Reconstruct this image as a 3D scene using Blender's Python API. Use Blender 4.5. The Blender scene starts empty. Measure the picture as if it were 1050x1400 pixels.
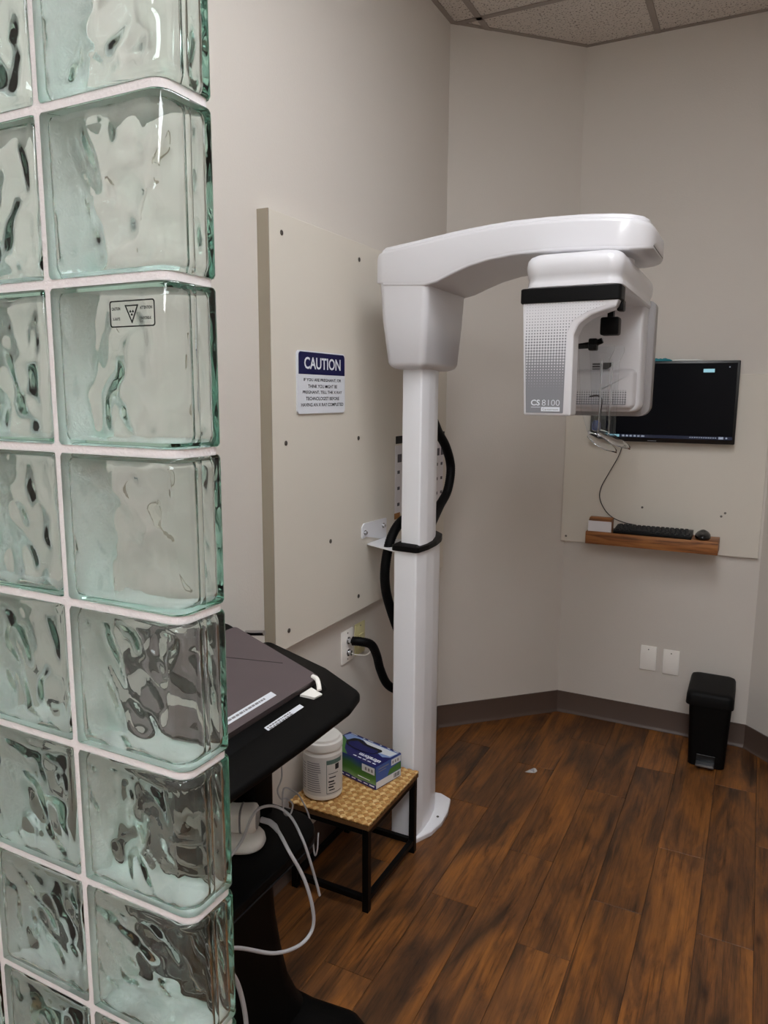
import bpy, bmesh, math, random
from mathutils import Vector, Matrix, noise
random.seed(7)
SC = bpy.context.scene
COL = SC.collection

# ------------------------------------------------------------------ camera
cam = bpy.data.cameras.new('camera'); cam.sensor_fit = 'VERTICAL'; cam.sensor_height = 36.0
cam.lens = 1009.47 / 1400 * 36.0; cam.clip_start = 0.02
camo = bpy.data.objects.new('camera', cam); COL.objects.link(camo)
Fv = Vector((-0.44538, 0.88155, -0.15651)); Rv = Vector((0.89203, 0.45191, 0.00698)); Uv = Vector((-0.07689, 0.13651, 0.98765))
M = Matrix((Rv, Uv, -Fv)).transposed().to_4x4(); M.translation = Vector((1.2146, 0.0, 1.5))
camo.matrix_world = M
SC.camera = camo

# ------------------------------------------------------------------ world, exposure
w = bpy.data.worlds.new('world'); SC.world = w; w.use_nodes = True
w.node_tree.nodes['Background'].inputs[0].default_value = (0.5, 0.48, 0.46, 1)
w.node_tree.nodes['Background'].inputs[1].default_value = 0.05
SC.view_settings.view_transform = 'Standard'; SC.view_settings.look = 'None'
SC.view_settings.gamma = 1.0; SC.view_settings.use_curve_mapping = False
SC.view_settings.exposure = 0.0
LIGHT_ALCOVE, LIGHT_HALL = 13.5, 17.0
try:
    c = SC.cycles
    c.max_bounces = 26; c.transmission_bounces = 20; c.glossy_bounces = 6; c.diffuse_bounces = 9
    c.sample_clamp_indirect = 30.0; c.blur_glossy = 0.1
except Exception:
    pass

# ------------------------------------------------------------------ materials
def srgb(r, g, b):
    f = lambda v: (v / 255 / 12.92) if v / 255 <= 0.04045 else ((v / 255 + 0.055) / 1.055) ** 2.4
    return (f(r), f(g), f(b), 1.0)
MATS = {}
def mat(name, col, rough=0.5, metal=0.0, spec=0.5, coat=0.0, bump=None, emit=None, var=None):
    m = bpy.data.materials.new(name); m.use_nodes = True; nt = m.node_tree
    p = nt.nodes['Principled BSDF']
    p.inputs['Base Color'].default_value = col; p.inputs['Roughness'].default_value = rough
    p.inputs['Metallic'].default_value = metal; p.inputs['Specular IOR Level'].default_value = spec
    p.inputs['Coat Weight'].default_value = coat
    if emit:
        p.inputs['Emission Color'].default_value = emit[0]; p.inputs['Emission Strength'].default_value = emit[1]
    tc = nt.nodes.new('ShaderNodeTexCoord')
    if var:                                   # soft colour mottling: (scale, amount)
        nz = nt.nodes.new('ShaderNodeTexNoise'); nz.inputs['Scale'].default_value = var[0]; nz.inputs['Detail'].default_value = 4
        nt.links.new(tc.outputs['Object'], nz.inputs['Vector'])
        mx = nt.nodes.new('ShaderNodeMix'); mx.data_type = 'RGBA'
        a = var[1]
        mx.inputs[6].default_value = (col[0] * (1 - a), col[1] * (1 - a), col[2] * (1 - a), 1)
        mx.inputs[7].default_value = (min(1, col[0] * (1 + a)), min(1, col[1] * (1 + a)), min(1, col[2] * (1 + a)), 1)
        nt.links.new(nz.outputs['Fac'], mx.inputs[0]); nt.links.new(mx.outputs[2], p.inputs['Base Color'])
    if bump:                                  # (scale, strength)
        nz = nt.nodes.new('ShaderNodeTexNoise'); nz.inputs['Scale'].default_value = bump[0]; nz.inputs['Detail'].default_value = 3
        nt.links.new(tc.outputs['Object'], nz.inputs['Vector'])
        b = nt.nodes.new('ShaderNodeBump'); b.inputs['Strength'].default_value = bump[1]; b.inputs['Distance'].default_value = 0.002
        nt.links.new(nz.outputs['Fac'], b.inputs['Height']); nt.links.new(b.outputs['Normal'], p.inputs['Normal'])
    MATS[name] = m
    return m

mat('wall', srgb(211, 205, 198), 0.75, bump=(160, 0.25), var=(1.2, 0.02))
mat('board', srgb(216, 210, 199), 0.55, bump=(60, 0.05), var=(3, 0.015))
mat('board_edge', srgb(160, 150, 134), 0.6, var=(8, 0.06))
mat('vinyl_base', srgb(86, 70, 62), 0.45)
mat('mortar', srgb(250, 245, 247), 0.85, bump=(220, 0.5), var=(40, 0.03))
mat('white_plastic', srgb(210, 209, 213), 0.28, coat=0.3)
mat('white_paint', srgb(234, 235, 240), 0.32)
mat('matte_white', srgb(228, 224, 220), 0.5)
mat('shell_grey', srgb(150, 147, 148), 0.4)
mat('black_plastic', srgb(8, 8, 9), 0.45, spec=0.15)
mat('black_gloss', srgb(5, 5, 6), 0.3)
mat('black_metal', srgb(8, 8, 8), 0.4, spec=0.15)
mat('black_rubber', srgb(6, 6, 7), 0.55, spec=0.15)
mat('cart_black', srgb(4, 4, 4), 0.55, spec=0.12, bump=(300, 0.08))
mat('screw', srgb(120, 116, 110), 0.3, metal=0.9)
mat('chrome', srgb(190, 190, 192), 0.18, metal=1.0)
mat('navy', srgb(12, 13, 72), 0.45, spec=0.3)
mat('sign_white', srgb(222, 226, 234), 0.4)
mat('ink', srgb(18, 20, 34), 0.6)
mat('ink_black', srgb(8, 9, 9), 0.6)
mat('ivory', srgb(196, 188, 140), 0.45)
mat('plate_white', srgb(246, 243, 238), 0.4)
mat('paper', srgb(224, 222, 226), 0.8)
mat('paper_mark', srgb(90, 88, 96), 0.8)
mat('brown_tape', srgb(150, 98, 34), 0.6)
mat('laptop', srgb(100, 89, 91), 0.42, metal=0.25, var=(14, 0.07))
mat('seam_dark', srgb(52, 46, 47), 0.6)
mat('cable_grey', srgb(182, 182, 186), 0.45)
mat('cable_dark', srgb(28, 27, 28), 0.5)
mat('canister', srgb(228, 226, 222), 0.42)
mat('canister_label', srgb(206, 204, 202), 0.5)
mat('label_teal', srgb(84, 112, 106), 0.5)
mat('label_grey', srgb(132, 130, 134), 0.6)
mat('glove_blue', srgb(16, 20, 84), 0.6)
mat('box_white', srgb(206, 210, 214), 0.45)
mat('box_print', srgb(232, 236, 244), 0.5)
mat('box_navy', srgb(20, 24, 92), 0.4)
mat('box_ink', srgb(44, 50, 78), 0.5)
mat('teal_cloth', srgb(36, 122, 134), 0.8)
mat('white_cloth', srgb(222, 224, 222), 0.8)
mat('screen', srgb(2, 2, 3), 0.35, spec=0.12, emit=(srgb(3, 4, 10), 0.4))
mat('screen_bar', srgb(10, 14, 30), 0.3, emit=(srgb(22, 30, 56), 0.5))
mat('screen_cyan', srgb(20, 30, 34), 0.3, emit=(srgb(165, 220, 235), 0.75))
mat('screen_white', srgb(20, 20, 24), 0.3, emit=(srgb(205, 215, 235), 0.6))
mat('tile_grid', srgb(150, 140, 132), 0.5)
mat('blue_tip', srgb(20, 44, 96), 0.2)
mat('key', srgb(34, 34, 36), 0.45, spec=0.15)
mat('kb_body', srgb(20, 20, 21), 0.4, spec=0.15)
mat('mouse', srgb(10, 10, 11), 0.18)
mat('bin', srgb(6, 6, 6), 0.5, spec=0.15)
mat('bin_lid', srgb(16, 16, 16), 0.55, spec=0.15)
mat('steel', srgb(140, 144, 148), 0.3, metal=0.85)
mat('wrapper', srgb(222, 222, 224), 0.25, metal=0.4)
mat('light_frame', srgb(225, 225, 225), 0.5)
mat('diffuser', srgb(240, 238, 235), 0.5, emit=((0.95, 0.97, 1.0, 1), LIGHT_ALCOVE))
mat('diffuser_hall', srgb(240, 238, 235), 0.5, emit=((0.95, 0.97, 1.0, 1), LIGHT_HALL))

def newmat(name):
    m = bpy.data.materials.new(name); m.use_nodes = True; MATS[name] = m
    nt = m.node_tree
    return m, nt, nt.nodes['Principled BSDF']
def N(nt, t, **kw):
    n = nt.nodes.new(t)
    for k, v in kw.items():
        if k in ('operation', 'data_type', 'blend_type', 'feature', 'interpolation', 'noise_dimensions'): setattr(n, k, v)
        else: n.inputs[k.replace('_', ' ')].default_value = v
    return n
def ramp(nt, fac, stops):
    r = nt.nodes.new('ShaderNodeValToRGB'); e = r.color_ramp.elements
    while len(e) < len(stops): e.new(0.5)
    for i, (p, c) in enumerate(stops): e[i].position = p; e[i].color = c
    nt.links.new(fac, r.inputs[0]); return r

# glass of the blocks: clear, with a green absorption that grows with thickness
m, nt, p = newmat('block_glass')
nt.nodes.remove(p)
g = N(nt, 'ShaderNodeBsdfGlass'); g.inputs['Color'].default_value = (1, 1, 1, 1); g.inputs['Roughness'].default_value = 0.0; g.inputs['IOR'].default_value = 1.5
va = N(nt, 'ShaderNodeVolumeAbsorption'); va.inputs['Color'].default_value = (0.10, 0.78, 0.56, 1); va.inputs['Density'].default_value = 6.0
out = nt.nodes['Material Output']
nt.links.new(g.outputs[0], out.inputs['Surface']); nt.links.new(va.outputs[0], out.inputs['Volume'])
# clear acrylic
m, nt, p = newmat('clear_acrylic')
p.inputs['Base Color'].default_value = (0.93, 0.95, 0.97, 1); p.inputs['Roughness'].default_value = 0.04
p.inputs['Transmission Weight'].default_value = 1.0; p.inputs['IOR'].default_value = 1.42

# plank material
m, nt, p = newmat('plank')
tc = N(nt, 'ShaderNodeTexCoord'); oi = N(nt, 'ShaderNodeObjectInfo')
cx = N(nt, 'ShaderNodeCombineXYZ')
mm = N(nt, 'ShaderNodeMath', operation='MULTIPLY'); mm.inputs[1].default_value = 57.0
nt.links.new(oi.outputs['Random'], mm.inputs[0]); nt.links.new(mm.outputs[0], cx.inputs[0]); nt.links.new(mm.outputs[0], cx.inputs[2])
ad = N(nt, 'ShaderNodeVectorMath', operation='ADD'); nt.links.new(tc.outputs['Object'], ad.inputs[0]); nt.links.new(cx.outputs[0], ad.inputs[1])
def stretched(sx, sy, detail, rough=0.6, dist=0.0, add=0.0):
    mp = N(nt, 'ShaderNodeMapping'); mp.inputs['Scale'].default_value = (sx, sy, 1); mp.inputs['Location'].default_value = (add, add, add)
    nz = N(nt, 'ShaderNodeTexNoise'); nz.inputs['Scale'].default_value = 1.0; nz.inputs['Detail'].default_value = detail; nz.inputs['Roughness'].default_value = rough; nz.inputs['Distortion'].default_value = dist
    nt.links.new(ad.outputs[0], mp.inputs['Vector']); nt.links.new(mp.outputs[0], nz.inputs['Vector']); return nz
n1 = stretched(11, 2.2, 6, 0.6, 0.6)
r1 = ramp(nt, n1.outputs['Fac'], [(0.33, srgb(66, 43, 24)), (0.45, srgb(110, 70, 37)), (0.56, srgb(140, 88, 40)), (0.70, srgb(164, 102, 42))])
n2 = stretched(130, 3.0, 6, 0.72, 0.25, 3.1)
r2 = ramp(nt, n2.outputs['Fac'], [(0.34, (0.10, 0.09, 0.08, 1)), (0.44, (0.70, 0.70, 0.70, 1)), (0.56, (1, 1, 1, 1))])
n3 = stretched(30, 4.0, 6, 0.72, 0.9, 7.7)
r3 = ramp(nt, n3.outputs['Fac'], [(0.30, (0.22, 0.19, 0.17, 1)), (0.44, (0.85, 0.83, 0.82, 1)), (0.55, (1, 1, 1, 1))])
mx = N(nt, 'ShaderNodeMix', data_type='RGBA', blend_type='MULTIPLY'); mx.inputs[0].default_value = 0.72
nt.links.new(r1.outputs[0], mx.inputs[6]); nt.links.new(r2.outputs[0], mx.inputs[7])
mx2 = N(nt, 'ShaderNodeMix', data_type='RGBA', blend_type='MULTIPLY'); mx2.inputs[0].default_value = 0.85
nt.links.new(mx.outputs[2], mx2.inputs[6]); nt.links.new(r3.outputs[0], mx2.inputs[7])
mpk = N(nt, 'ShaderNodeMapping'); mpk.inputs['Scale'].default_value = (9, 3.2, 1)
vk = N(nt, 'ShaderNodeTexVoronoi'); vk.inputs['Scale'].default_value = 1.0
nt.links.new(ad.outputs[0], mpk.inputs['Vector']); nt.links.new(mpk.outputs[0], vk.inputs['Vector'])
rk = ramp(nt, vk.outputs['Distance'], [(0.02, (0.18, 0.14, 0.12, 1)), (0.10, (0.72, 0.70, 0.68, 1)), (0.16, (1, 1, 1, 1))])
mxk = N(nt, 'ShaderNodeMix', data_type='RGBA', blend_type='MULTIPLY'); mxk.inputs[0].default_value = 0.8
nt.links.new(mx2.outputs[2], mxk.inputs[6]); nt.links.new(rk.outputs[0], mxk.inputs[7]); mx2 = mxk
hs = N(nt, 'ShaderNodeHueSaturation')
mr = N(nt, 'ShaderNodeMapRange'); mr.inputs[3].default_value = 0.82; mr.inputs[4].default_value = 1.15
nt.links.new(oi.outputs['Random'], mr.inputs[0]); nt.links.new(mr.outputs[0], hs.inputs['Value'])
nt.links.new(mx2.outputs[2], hs.inputs['Color']); nt.links.new(hs.outputs[0], p.inputs['Base Color'])
p.inputs['Roughness'].default_value = 0.42
bm_ = N(nt, 'ShaderNodeBump'); bm_.inputs['Strength'].default_value = 0.25; bm_.inputs['Distance'].default_value = 0.001
nt.links.new(n2.outputs['Fac'], bm_.inputs['Height']); nt.links.new(bm_.outputs[0], p.inputs['Normal'])

# ceiling tile
m, nt, p = newmat('ceiling_tile')
tc = N(nt, 'ShaderNodeTexCoord')
nz = N(nt, 'ShaderNodeTexNoise'); nz.inputs['Scale'].default_value = 130; nz.inputs['Detail'].default_value = 2
nt.links.new(tc.outputs['Object'], nz.inputs['Vector'])
r = ramp(nt, nz.outputs['Fac'], [(0.34, srgb(112, 104, 98)), (0.42, srgb(206, 198, 190)), (1.0, srgb(212, 204, 196))])
nt.links.new(r.outputs[0], p.inputs['Base Color']); p.inputs['Roughness'].default_value = 0.95
b = N(nt, 'ShaderNodeBump'); b.inputs['Strength'].default_value = 0.6; b.inputs['Distance'].default_value = 0.002
nt.links.new(nz.outputs['Fac'], b.inputs['Height']); nt.links.new(b.outputs[0], p.inputs['Normal'])

# oak shelf
m, nt, p = newmat('oak')
tc = N(nt, 'ShaderNodeTexCoord'); mp = N(nt, 'ShaderNodeMapping'); mp.inputs['Scale'].default_value = (5, 60, 60)
nz = N(nt, 'ShaderNodeTexNoise'); nz.inputs['Scale'].default_value = 1.0; nz.inputs['Detail'].default_value = 6; nz.inputs['Distortion'].default_value = 0.8
nt.links.new(tc.outputs['Object'], mp.inputs['Vector']); nt.links.new(mp.outputs[0], nz.inputs['Vector'])
r = ramp(nt, nz.outputs['Fac'], [(0.32, srgb(92, 52, 24)), (0.5, srgb(150, 94, 48)), (0.7, srgb(172, 116, 64))])
nt.links.new(r.outputs[0], p.inputs['Base Color']); p.inputs['Roughness'].default_value = 0.5

# woven cane: pale strips, brown hollows
m, nt, p = newmat('cane')
tc = N(nt, 'ShaderNodeTexCoord')
nz = N(nt, 'ShaderNodeTexNoise'); nz.inputs['Scale'].default_value = 45; nz.inputs['Detail'].default_value = 3
nt.links.new(tc.outputs['Object'], nz.inputs['Vector'])
r = ramp(nt, nz.outputs['Fac'], [(0.32, srgb(168, 124, 66)), (0.5, srgb(214, 176, 114)), (0.68, srgb(236, 206, 150))])
nt.links.new(r.outputs[0], p.inputs['Base Color']); p.inputs['Roughness'].default_value = 0.55
mat('cane_dark', srgb(176, 128, 70), 0.55, var=(50, 0.2))
mat('cane_base', srgb(96, 64, 30), 0.7, var=(60, 0.15))

# halftone print of the gantry panel: dots that grow downwards (object coords in metres)
def halftone(name, z_top, z_bot, pitch):
    m, nt, p = newmat(name)
    geo = N(nt, 'ShaderNodeNewGeometry'); sep = N(nt, 'ShaderNodeSeparateXYZ'); nt.links.new(geo.outputs['Position'], sep.inputs[0])
    def math_(op, a, b=None):
        n = N(nt, 'ShaderNodeMath', operation=op)
        for i, v in enumerate((a, b)):
            if v is None: continue
            if isinstance(v, (int, float)): n.inputs[i].default_value = v
            else: nt.links.new(v, n.inputs[i])
        return n.outputs[0]
    def cell(o): return math_('SUBTRACT', math_('FRACT', math_('MULTIPLY', o, 1 / pitch)), 0.5)
    fx, fz = cell(sep.outputs[0]), cell(sep.outputs[2])
    d = math_('SQRT', math_('ADD', math_('MULTIPLY', fx, fx), math_('MULTIPLY', fz, fz)))
    mr = N(nt, 'ShaderNodeMapRange'); mr.inputs[1].default_value = z_top; mr.inputs[2].default_value = z_bot; mr.inputs[3].default_value = 0.10; mr.inputs[4].default_value = 0.72
    nt.links.new(sep.outputs[2], mr.inputs[0])
    k = math_('LESS_THAN', d, mr.outputs[0])
    mx = N(nt, 'ShaderNodeMix', data_type='RGBA'); mx.inputs[6].default_value = srgb(210, 209, 213); mx.inputs[7].default_value = srgb(128, 128, 134)
    nt.links.new(k, mx.inputs[0]); nt.links.new(mx.outputs[2], p.inputs['Base Color']); p.inputs['Roughness'].default_value = 0.35
halftone('halftone', 1.73, 1.500, 0.0074)
halftone('halftone_far', 1.56, 1.43, 0.0074)

# glove box print: blue at the top and the ends, green band, white streak (flat print)
m, nt, p = newmat('box_print_art')
tc = N(nt, 'ShaderNodeTexCoord'); sep = N(nt, 'ShaderNodeSeparateXYZ'); nt.links.new(tc.outputs['Object'], sep.inputs[0])
nz = N(nt, 'ShaderNodeTexNoise'); nz.inputs['Scale'].default_value = 9; nt.links.new(tc.outputs['Object'], nz.inputs['Vector'])
a1 = N(nt, 'ShaderNodeMath', operation='MULTIPLY_ADD'); a1.inputs[1].default_value = 0.03; nt.links.new(nz.outputs['Fac'], a1.inputs[0]); nt.links.new(sep.outputs[2], a1.inputs[2])
mr = N(nt, 'ShaderNodeMapRange'); mr.inputs[1].default_value = 0.015; mr.inputs[2].default_value = 0.1; nt.links.new(a1.outputs[0], mr.inputs[0])
r = ramp(nt, mr.outputs[0], [(0.0, srgb(34, 36, 112)), (0.17, srgb(36, 40, 118)), (0.2, srgb(120, 160, 110)), (0.42, srgb(66, 120, 44)), (0.62, srgb(58, 106, 60)), (0.86, srgb(38, 62, 132))])
nt.links.new(r.outputs[0], p.inputs['Base Color']); p.inputs['Roughness'].default_value = 0.4

# ------------------------------------------------------------------ mesh helpers
class MB:
    def __init__(s): s.v = []; s.f = []
    def add(s, vs, fs):
        o = len(s.v); s.v += [tuple(a) for a in vs]; s.f += [[i + o for i in q] for q in fs]; return s
    def box(s, x0, x1, y0, y1, z0, z1, bev=0.0, seg=2):
        bm = bmesh.new(); bmesh.ops.create_cube(bm, size=1.0)
        for v in bm.verts:
            v.co = Vector((x0 + (v.co.x + .5) * (x1 - x0), y0 + (v.co.y + .5) * (y1 - y0), z0 + (v.co.z + .5) * (z1 - z0)))
        if bev > 0: bmesh.ops.bevel(bm, geom=bm.edges[:], offset=bev, segments=seg, profile=0.5, affect='EDGES')
        return s.bm(bm)
    def bm(s, bm):
        bm.verts.ensure_lookup_table(); bm.verts.index_update()
        s.add([v.co[:] for v in bm.verts], [[v.index for v in f.verts] for f in bm.faces]); bm.free(); return s
    def loft(s, rings, caps=True, closed=True):
        n = len(rings[0]); fs = []
        for i in range(len(rings) - 1):
            for j in range(n if closed else n - 1):
                a, b = i * n + j, i * n + (j + 1) % n
                fs.append([a, b, b + n, a + n])
        if caps: fs.append(list(range(n))[::-1]); fs.append([(len(rings) - 1) * n + j for j in range(n)])
        return s.add([p for r in rings for p in r], fs)
    def prism(s, poly, z0, z1): return s.loft([[(x, y, z0) for x, y in poly], [(x, y, z1) for x, y in poly]])
    def prism_y(s, poly, y0, y1): return s.loft([[(x, y0, z) for x, z in poly], [(x, y1, z) for x, z in poly]])
    def prism_x(s, poly, x0, x1): return s.loft([[(x0, y, z) for y, z in poly], [(x1, y, z) for y, z in poly]])
    def lathe(s, c, prof, n=32, axis='z'):
        rings = []
        for r, h in prof:
            ring = []
            for k in range(n):
                a = 2 * math.pi * k / n; u, v = r * math.cos(a), r * math.sin(a)
                ring.append({'z': (c[0] + u, c[1] + v, c[2] + h), 'x': (c[0] + h, c[1] + u, c[2] + v), 'y': (c[0] + v, c[1] + h, c[2] + u)}[axis])
            rings.append(ring)
        return s.loft(rings)
    def tube(s, pts, r, n=10, ribs=0.0):
        P = [Vector(p) for p in pts]; rings = []; up = None
        for i, q in enumerate(P):
            t = (P[min(i + 1, len(P) - 1)] - P[max(i - 1, 0)]).normalized()
            if up is None: up = t.orthogonal().normalized()
            up = (up - t * up.dot(t)).normalized(); w_ = t.cross(up)
            rr = (r[i] if isinstance(r, (list, tuple)) else r) * (1 + (ribs if i % 2 else -ribs))
            rings.append([(q + up * math.cos(2 * math.pi * k / n) * rr + w_ * math.sin(2 * math.pi * k / n) * rr)[:] for k in range(n)])
        return s.loft(rings)
    def xf(s, mtx): s.v = [(mtx @ Vector(p))[:] for p in s.v]; return s

def spline(pts, per=8):
    P = [Vector(p) for p in pts]; P = [P[0] * 2 - P[1]] + P + [P[-1] * 2 - P[-2]]; o = []
    for i in range(1, len(P) - 2):
        a, b, c, d = P[i - 1:i + 3]
        for k in range(per):
            t = k / per
            o.append(0.5 * ((2 * b) + (c - a) * t + (2 * a - 5 * b + 4 * c - d) * t * t + (3 * b - a - 3 * c + d) * t ** 3))
    o.append(P[-2]); return [q[:] for q in o]
def resample(pts, step):
    P = [Vector(p) for p in pts]; o = [P[0]]; acc = 0
    for a, b in zip(P, P[1:]):
        L = (b - a).length; t = step - acc
        while t <= L: o.append(a.lerp(b, t / L)); t += step
        acc = L - (t - step)
    return [q[:] for q in o]
def rpoly(pts, r, seg=6):
    """round the corners of a polygon; r is one radius or one per corner"""
    n = len(pts); o = []
    for i, p in enumerate(pts):
        rr = r[i] if isinstance(r, (list, tuple)) else r
        P, A, B = Vector(p), Vector(pts[i - 1]), Vector(pts[(i + 1) % n])
        if rr <= 0: o.append(tuple(P)); continue
        da, db = (A - P).normalized(), (B - P).normalized(); ang = da.angle(db)
        d = min(rr / math.tan(ang / 2), (A - P).length * .49, (B - P).length * .49); rr = d * math.tan(ang / 2)
        cdir = (da + db).normalized(); cen = P + cdir * (rr / math.sin(ang / 2))
        s0, s1 = P + da * d - cen, P + db * d - cen
        for k in range(seg + 1):
            t = k / seg; ang2 = s0.angle(s1)
            q = (s0 * math.sin((1 - t) * ang2) + s1 * math.sin(t * ang2)) / math.sin(ang2) if ang2 > 1e-4 else s0
            o.append(tuple(cen + q))
    return o
def rrect(x0, x1, y0, y1, r, seg=6): return rpoly([(x0, y0), (x1, y0), (x1, y1), (x0, y1)], r, seg)
def inset(poly, d):
    """move a counter-clockwise polygon inwards by d (open to negative d)"""
    n = len(poly); o = []
    for i in range(n):
        A, P, B = Vector(poly[i - 1]), Vector(poly[i]), Vector(poly[(i + 1) % n])
        e1, e2 = (P - A).normalized(), (B - P).normalized(); n1, n2 = Vector((-e1.y, e1.x)), Vector((-e2.y, e2.x))
        k = n1 + n2
        if k.length < 1e-6: o.append(tuple(P + n1 * d)); continue
        k.normalize(); o.append(tuple(P + k * (d / max(0.35, k.dot(n1)))))
    return o
def clip(poly, planes):
    for a, b, c in planes:                      # keep a*x + b*y <= c
        o = []
        for i in range(len(poly)):
            p, q = poly[i - 1], poly[i]; dp, dq = a * p[0] + b * p[1] - c, a * q[0] + b * q[1] - c
            if (dp <= 0) != (dq <= 0):
                t = dp / (dp - dq); o.append((p[0] + (q[0] - p[0]) * t, p[1] + (q[1] - p[1]) * t))
            if dq <= 0: o.append(q)
        poly = o
        if len(poly) < 3: return []
    return poly

ROOTLOC = {}
def fin(me, m, smooth=35):
    bm = bmesh.new(); bm.from_mesh(me); bmesh.ops.remove_doubles(bm, verts=bm.verts, dist=1e-6)
    bmesh.ops.recalc_face_normals(bm, faces=bm.faces); bm.to_mesh(me); bm.free()
    if smooth:
        me.shade_smooth(); me.set_sharp_from_angle(angle=math.radians(smooth))
    me.materials.append(MATS[m]); return me
def obj(name, mb, m, parent=None, smooth=35, kind=None, label=None, cat=None, group=None, plabel=None):
    if parent is None:
        xs, ys, zs = zip(*mb.v); off = Vector(((min(xs) + max(xs)) / 2, (min(ys) + max(ys)) / 2, min(zs)))
    else: off = ROOTLOC[parent.name]
    me = bpy.data.meshes.new(name); me.from_pydata([(v[0] - off.x, v[1] - off.y, v[2] - off.z) for v in mb.v], [], mb.f)
    fin(me, m, smooth)
    o = bpy.data.objects.new(name, me); COL.objects.link(o); o.parent = parent
    if parent is None: o.location = off
    ROOTLOC[o.name] = off.copy()
    tag(o, label, cat, group, kind)
    if plabel: o['label'] = plabel
    return o
def tag(o, label=None, cat=None, group=None, kind=None):
    if label: o['label'] = label
    if cat: o['category'] = cat
    if group: o['group'] = group
    if kind: o['kind'] = kind
    return o
def thing(name, label, cat, loc, group=None):
    o = bpy.data.objects.new(name, None); COL.objects.link(o); o.location = loc; o.empty_display_size = 0.1
    ROOTLOC[o.name] = Vector(loc); return tag(o, label, cat, group)
def textmb(body, frame, width=None, height=None, size=1.0, extrude=0.0, bold=0.0, align='CENTER'):
    """lettering as flat mesh; frame = (origin, right, up); scaled to width and/or cap height"""
    cu = bpy.data.curves.new('t', 'FONT'); cu.body = body; cu.size = 1.0; cu.align_x = 'LEFT'; cu.offset = bold
    cu.resolution_u = 3
    o = bpy.data.objects.new('t', cu); COL.objects.link(o)
    dg = bpy.context.evaluated_depsgraph_get(); me = bpy.data.meshes.new_from_object(o.evaluated_get(dg))
    vs = [v.co.copy() for v in me.vertices]; fs = [list(q.vertices) for q in me.polygons]
    bpy.data.objects.remove(o); bpy.data.curves.remove(cu); bpy.data.meshes.remove(me)
    x0, x1 = min(v.x for v in vs), max(v.x for v in vs); y0, y1 = min(v.y for v in vs), max(v.y for v in vs)
    sx = width / (x1 - x0) if width else None; sy = height / (y1 - y0) if height else None
    sx = sx or sy; sy = sy or sx
    O, Rr, Uu = [Vector(a) for a in frame]
    ax = {'CENTER': (x0 + x1) / 2, 'LEFT': x0}[align]
    mb = MB(); mb.add([(O + Rr * ((v.x - ax) * sx) + Uu * ((v.y - (y0 + y1) / 2) * sy))[:] for v in vs], fs); return mb
def merge(*mbs):
    r = MB()
    for m_ in mbs: r.add(m_.v, m_.f)
    return r

# ------------------------------------------------------------------ room shell
ZC, Y1, S1, S2 = 2.956, 2.9577, 0.6237, 0.8183
Q = math.sqrt(.5)
C1 = (0.0, Y1); C2 = (S1 * Q, Y1 + S1 * Q); C3 = (C2[0] + S2, C2[1]); C4 = (C3[0] + S1 * Q, C3[1] - S1 * Q)
XR, YH, XH, YB = C4[0], 0.75, 3.2, -2.6
ROOM = [(0, YB), C1, C2, C3, C4, (XR, YH), (XH, YH), (XH, YB)]        # clockwise
RN = ['left', 'back_left', 'back', 'back_right', 'right', 'entry', 'hall', 'rear']
def off(d):                                                        # room outline moved inwards by d
    return inset(ROOM[::-1], d)[::-1]
outer = off(-0.12)
for i, nme in enumerate(RN):
    j = (i + 1) % len(ROOM)
    obj('wall_' + nme, MB().prism([ROOM[i], ROOM[j], outer[j], outer[i]], 0, ZC + 0.05), 'wall', smooth=0, kind='structure')
lv = [(0.000, 0.102), (0.005, 0.101), (0.006, 0.016), (0.010, 0.006), (0.016, 0.001), (0.016, 0.0005)]
lo = [(off(d), z) for d, z in lv]
for i, nme in enumerate(RN):
    j = (i + 1) % len(ROOM); mb = MB()
    a = [(p[i][0], p[i][1], z) for p, z in lo] + [(ROOM[i][0], ROOM[i][1], 0.0005)]
    b_ = [(p[j][0], p[j][1], z) for p, z in lo] + [(ROOM[j][0], ROOM[j][1], 0.0005)]
    obj('baseboard_' + nme, mb.loft([a, b_]), 'vinyl_base', smooth=50, kind='structure')

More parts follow.
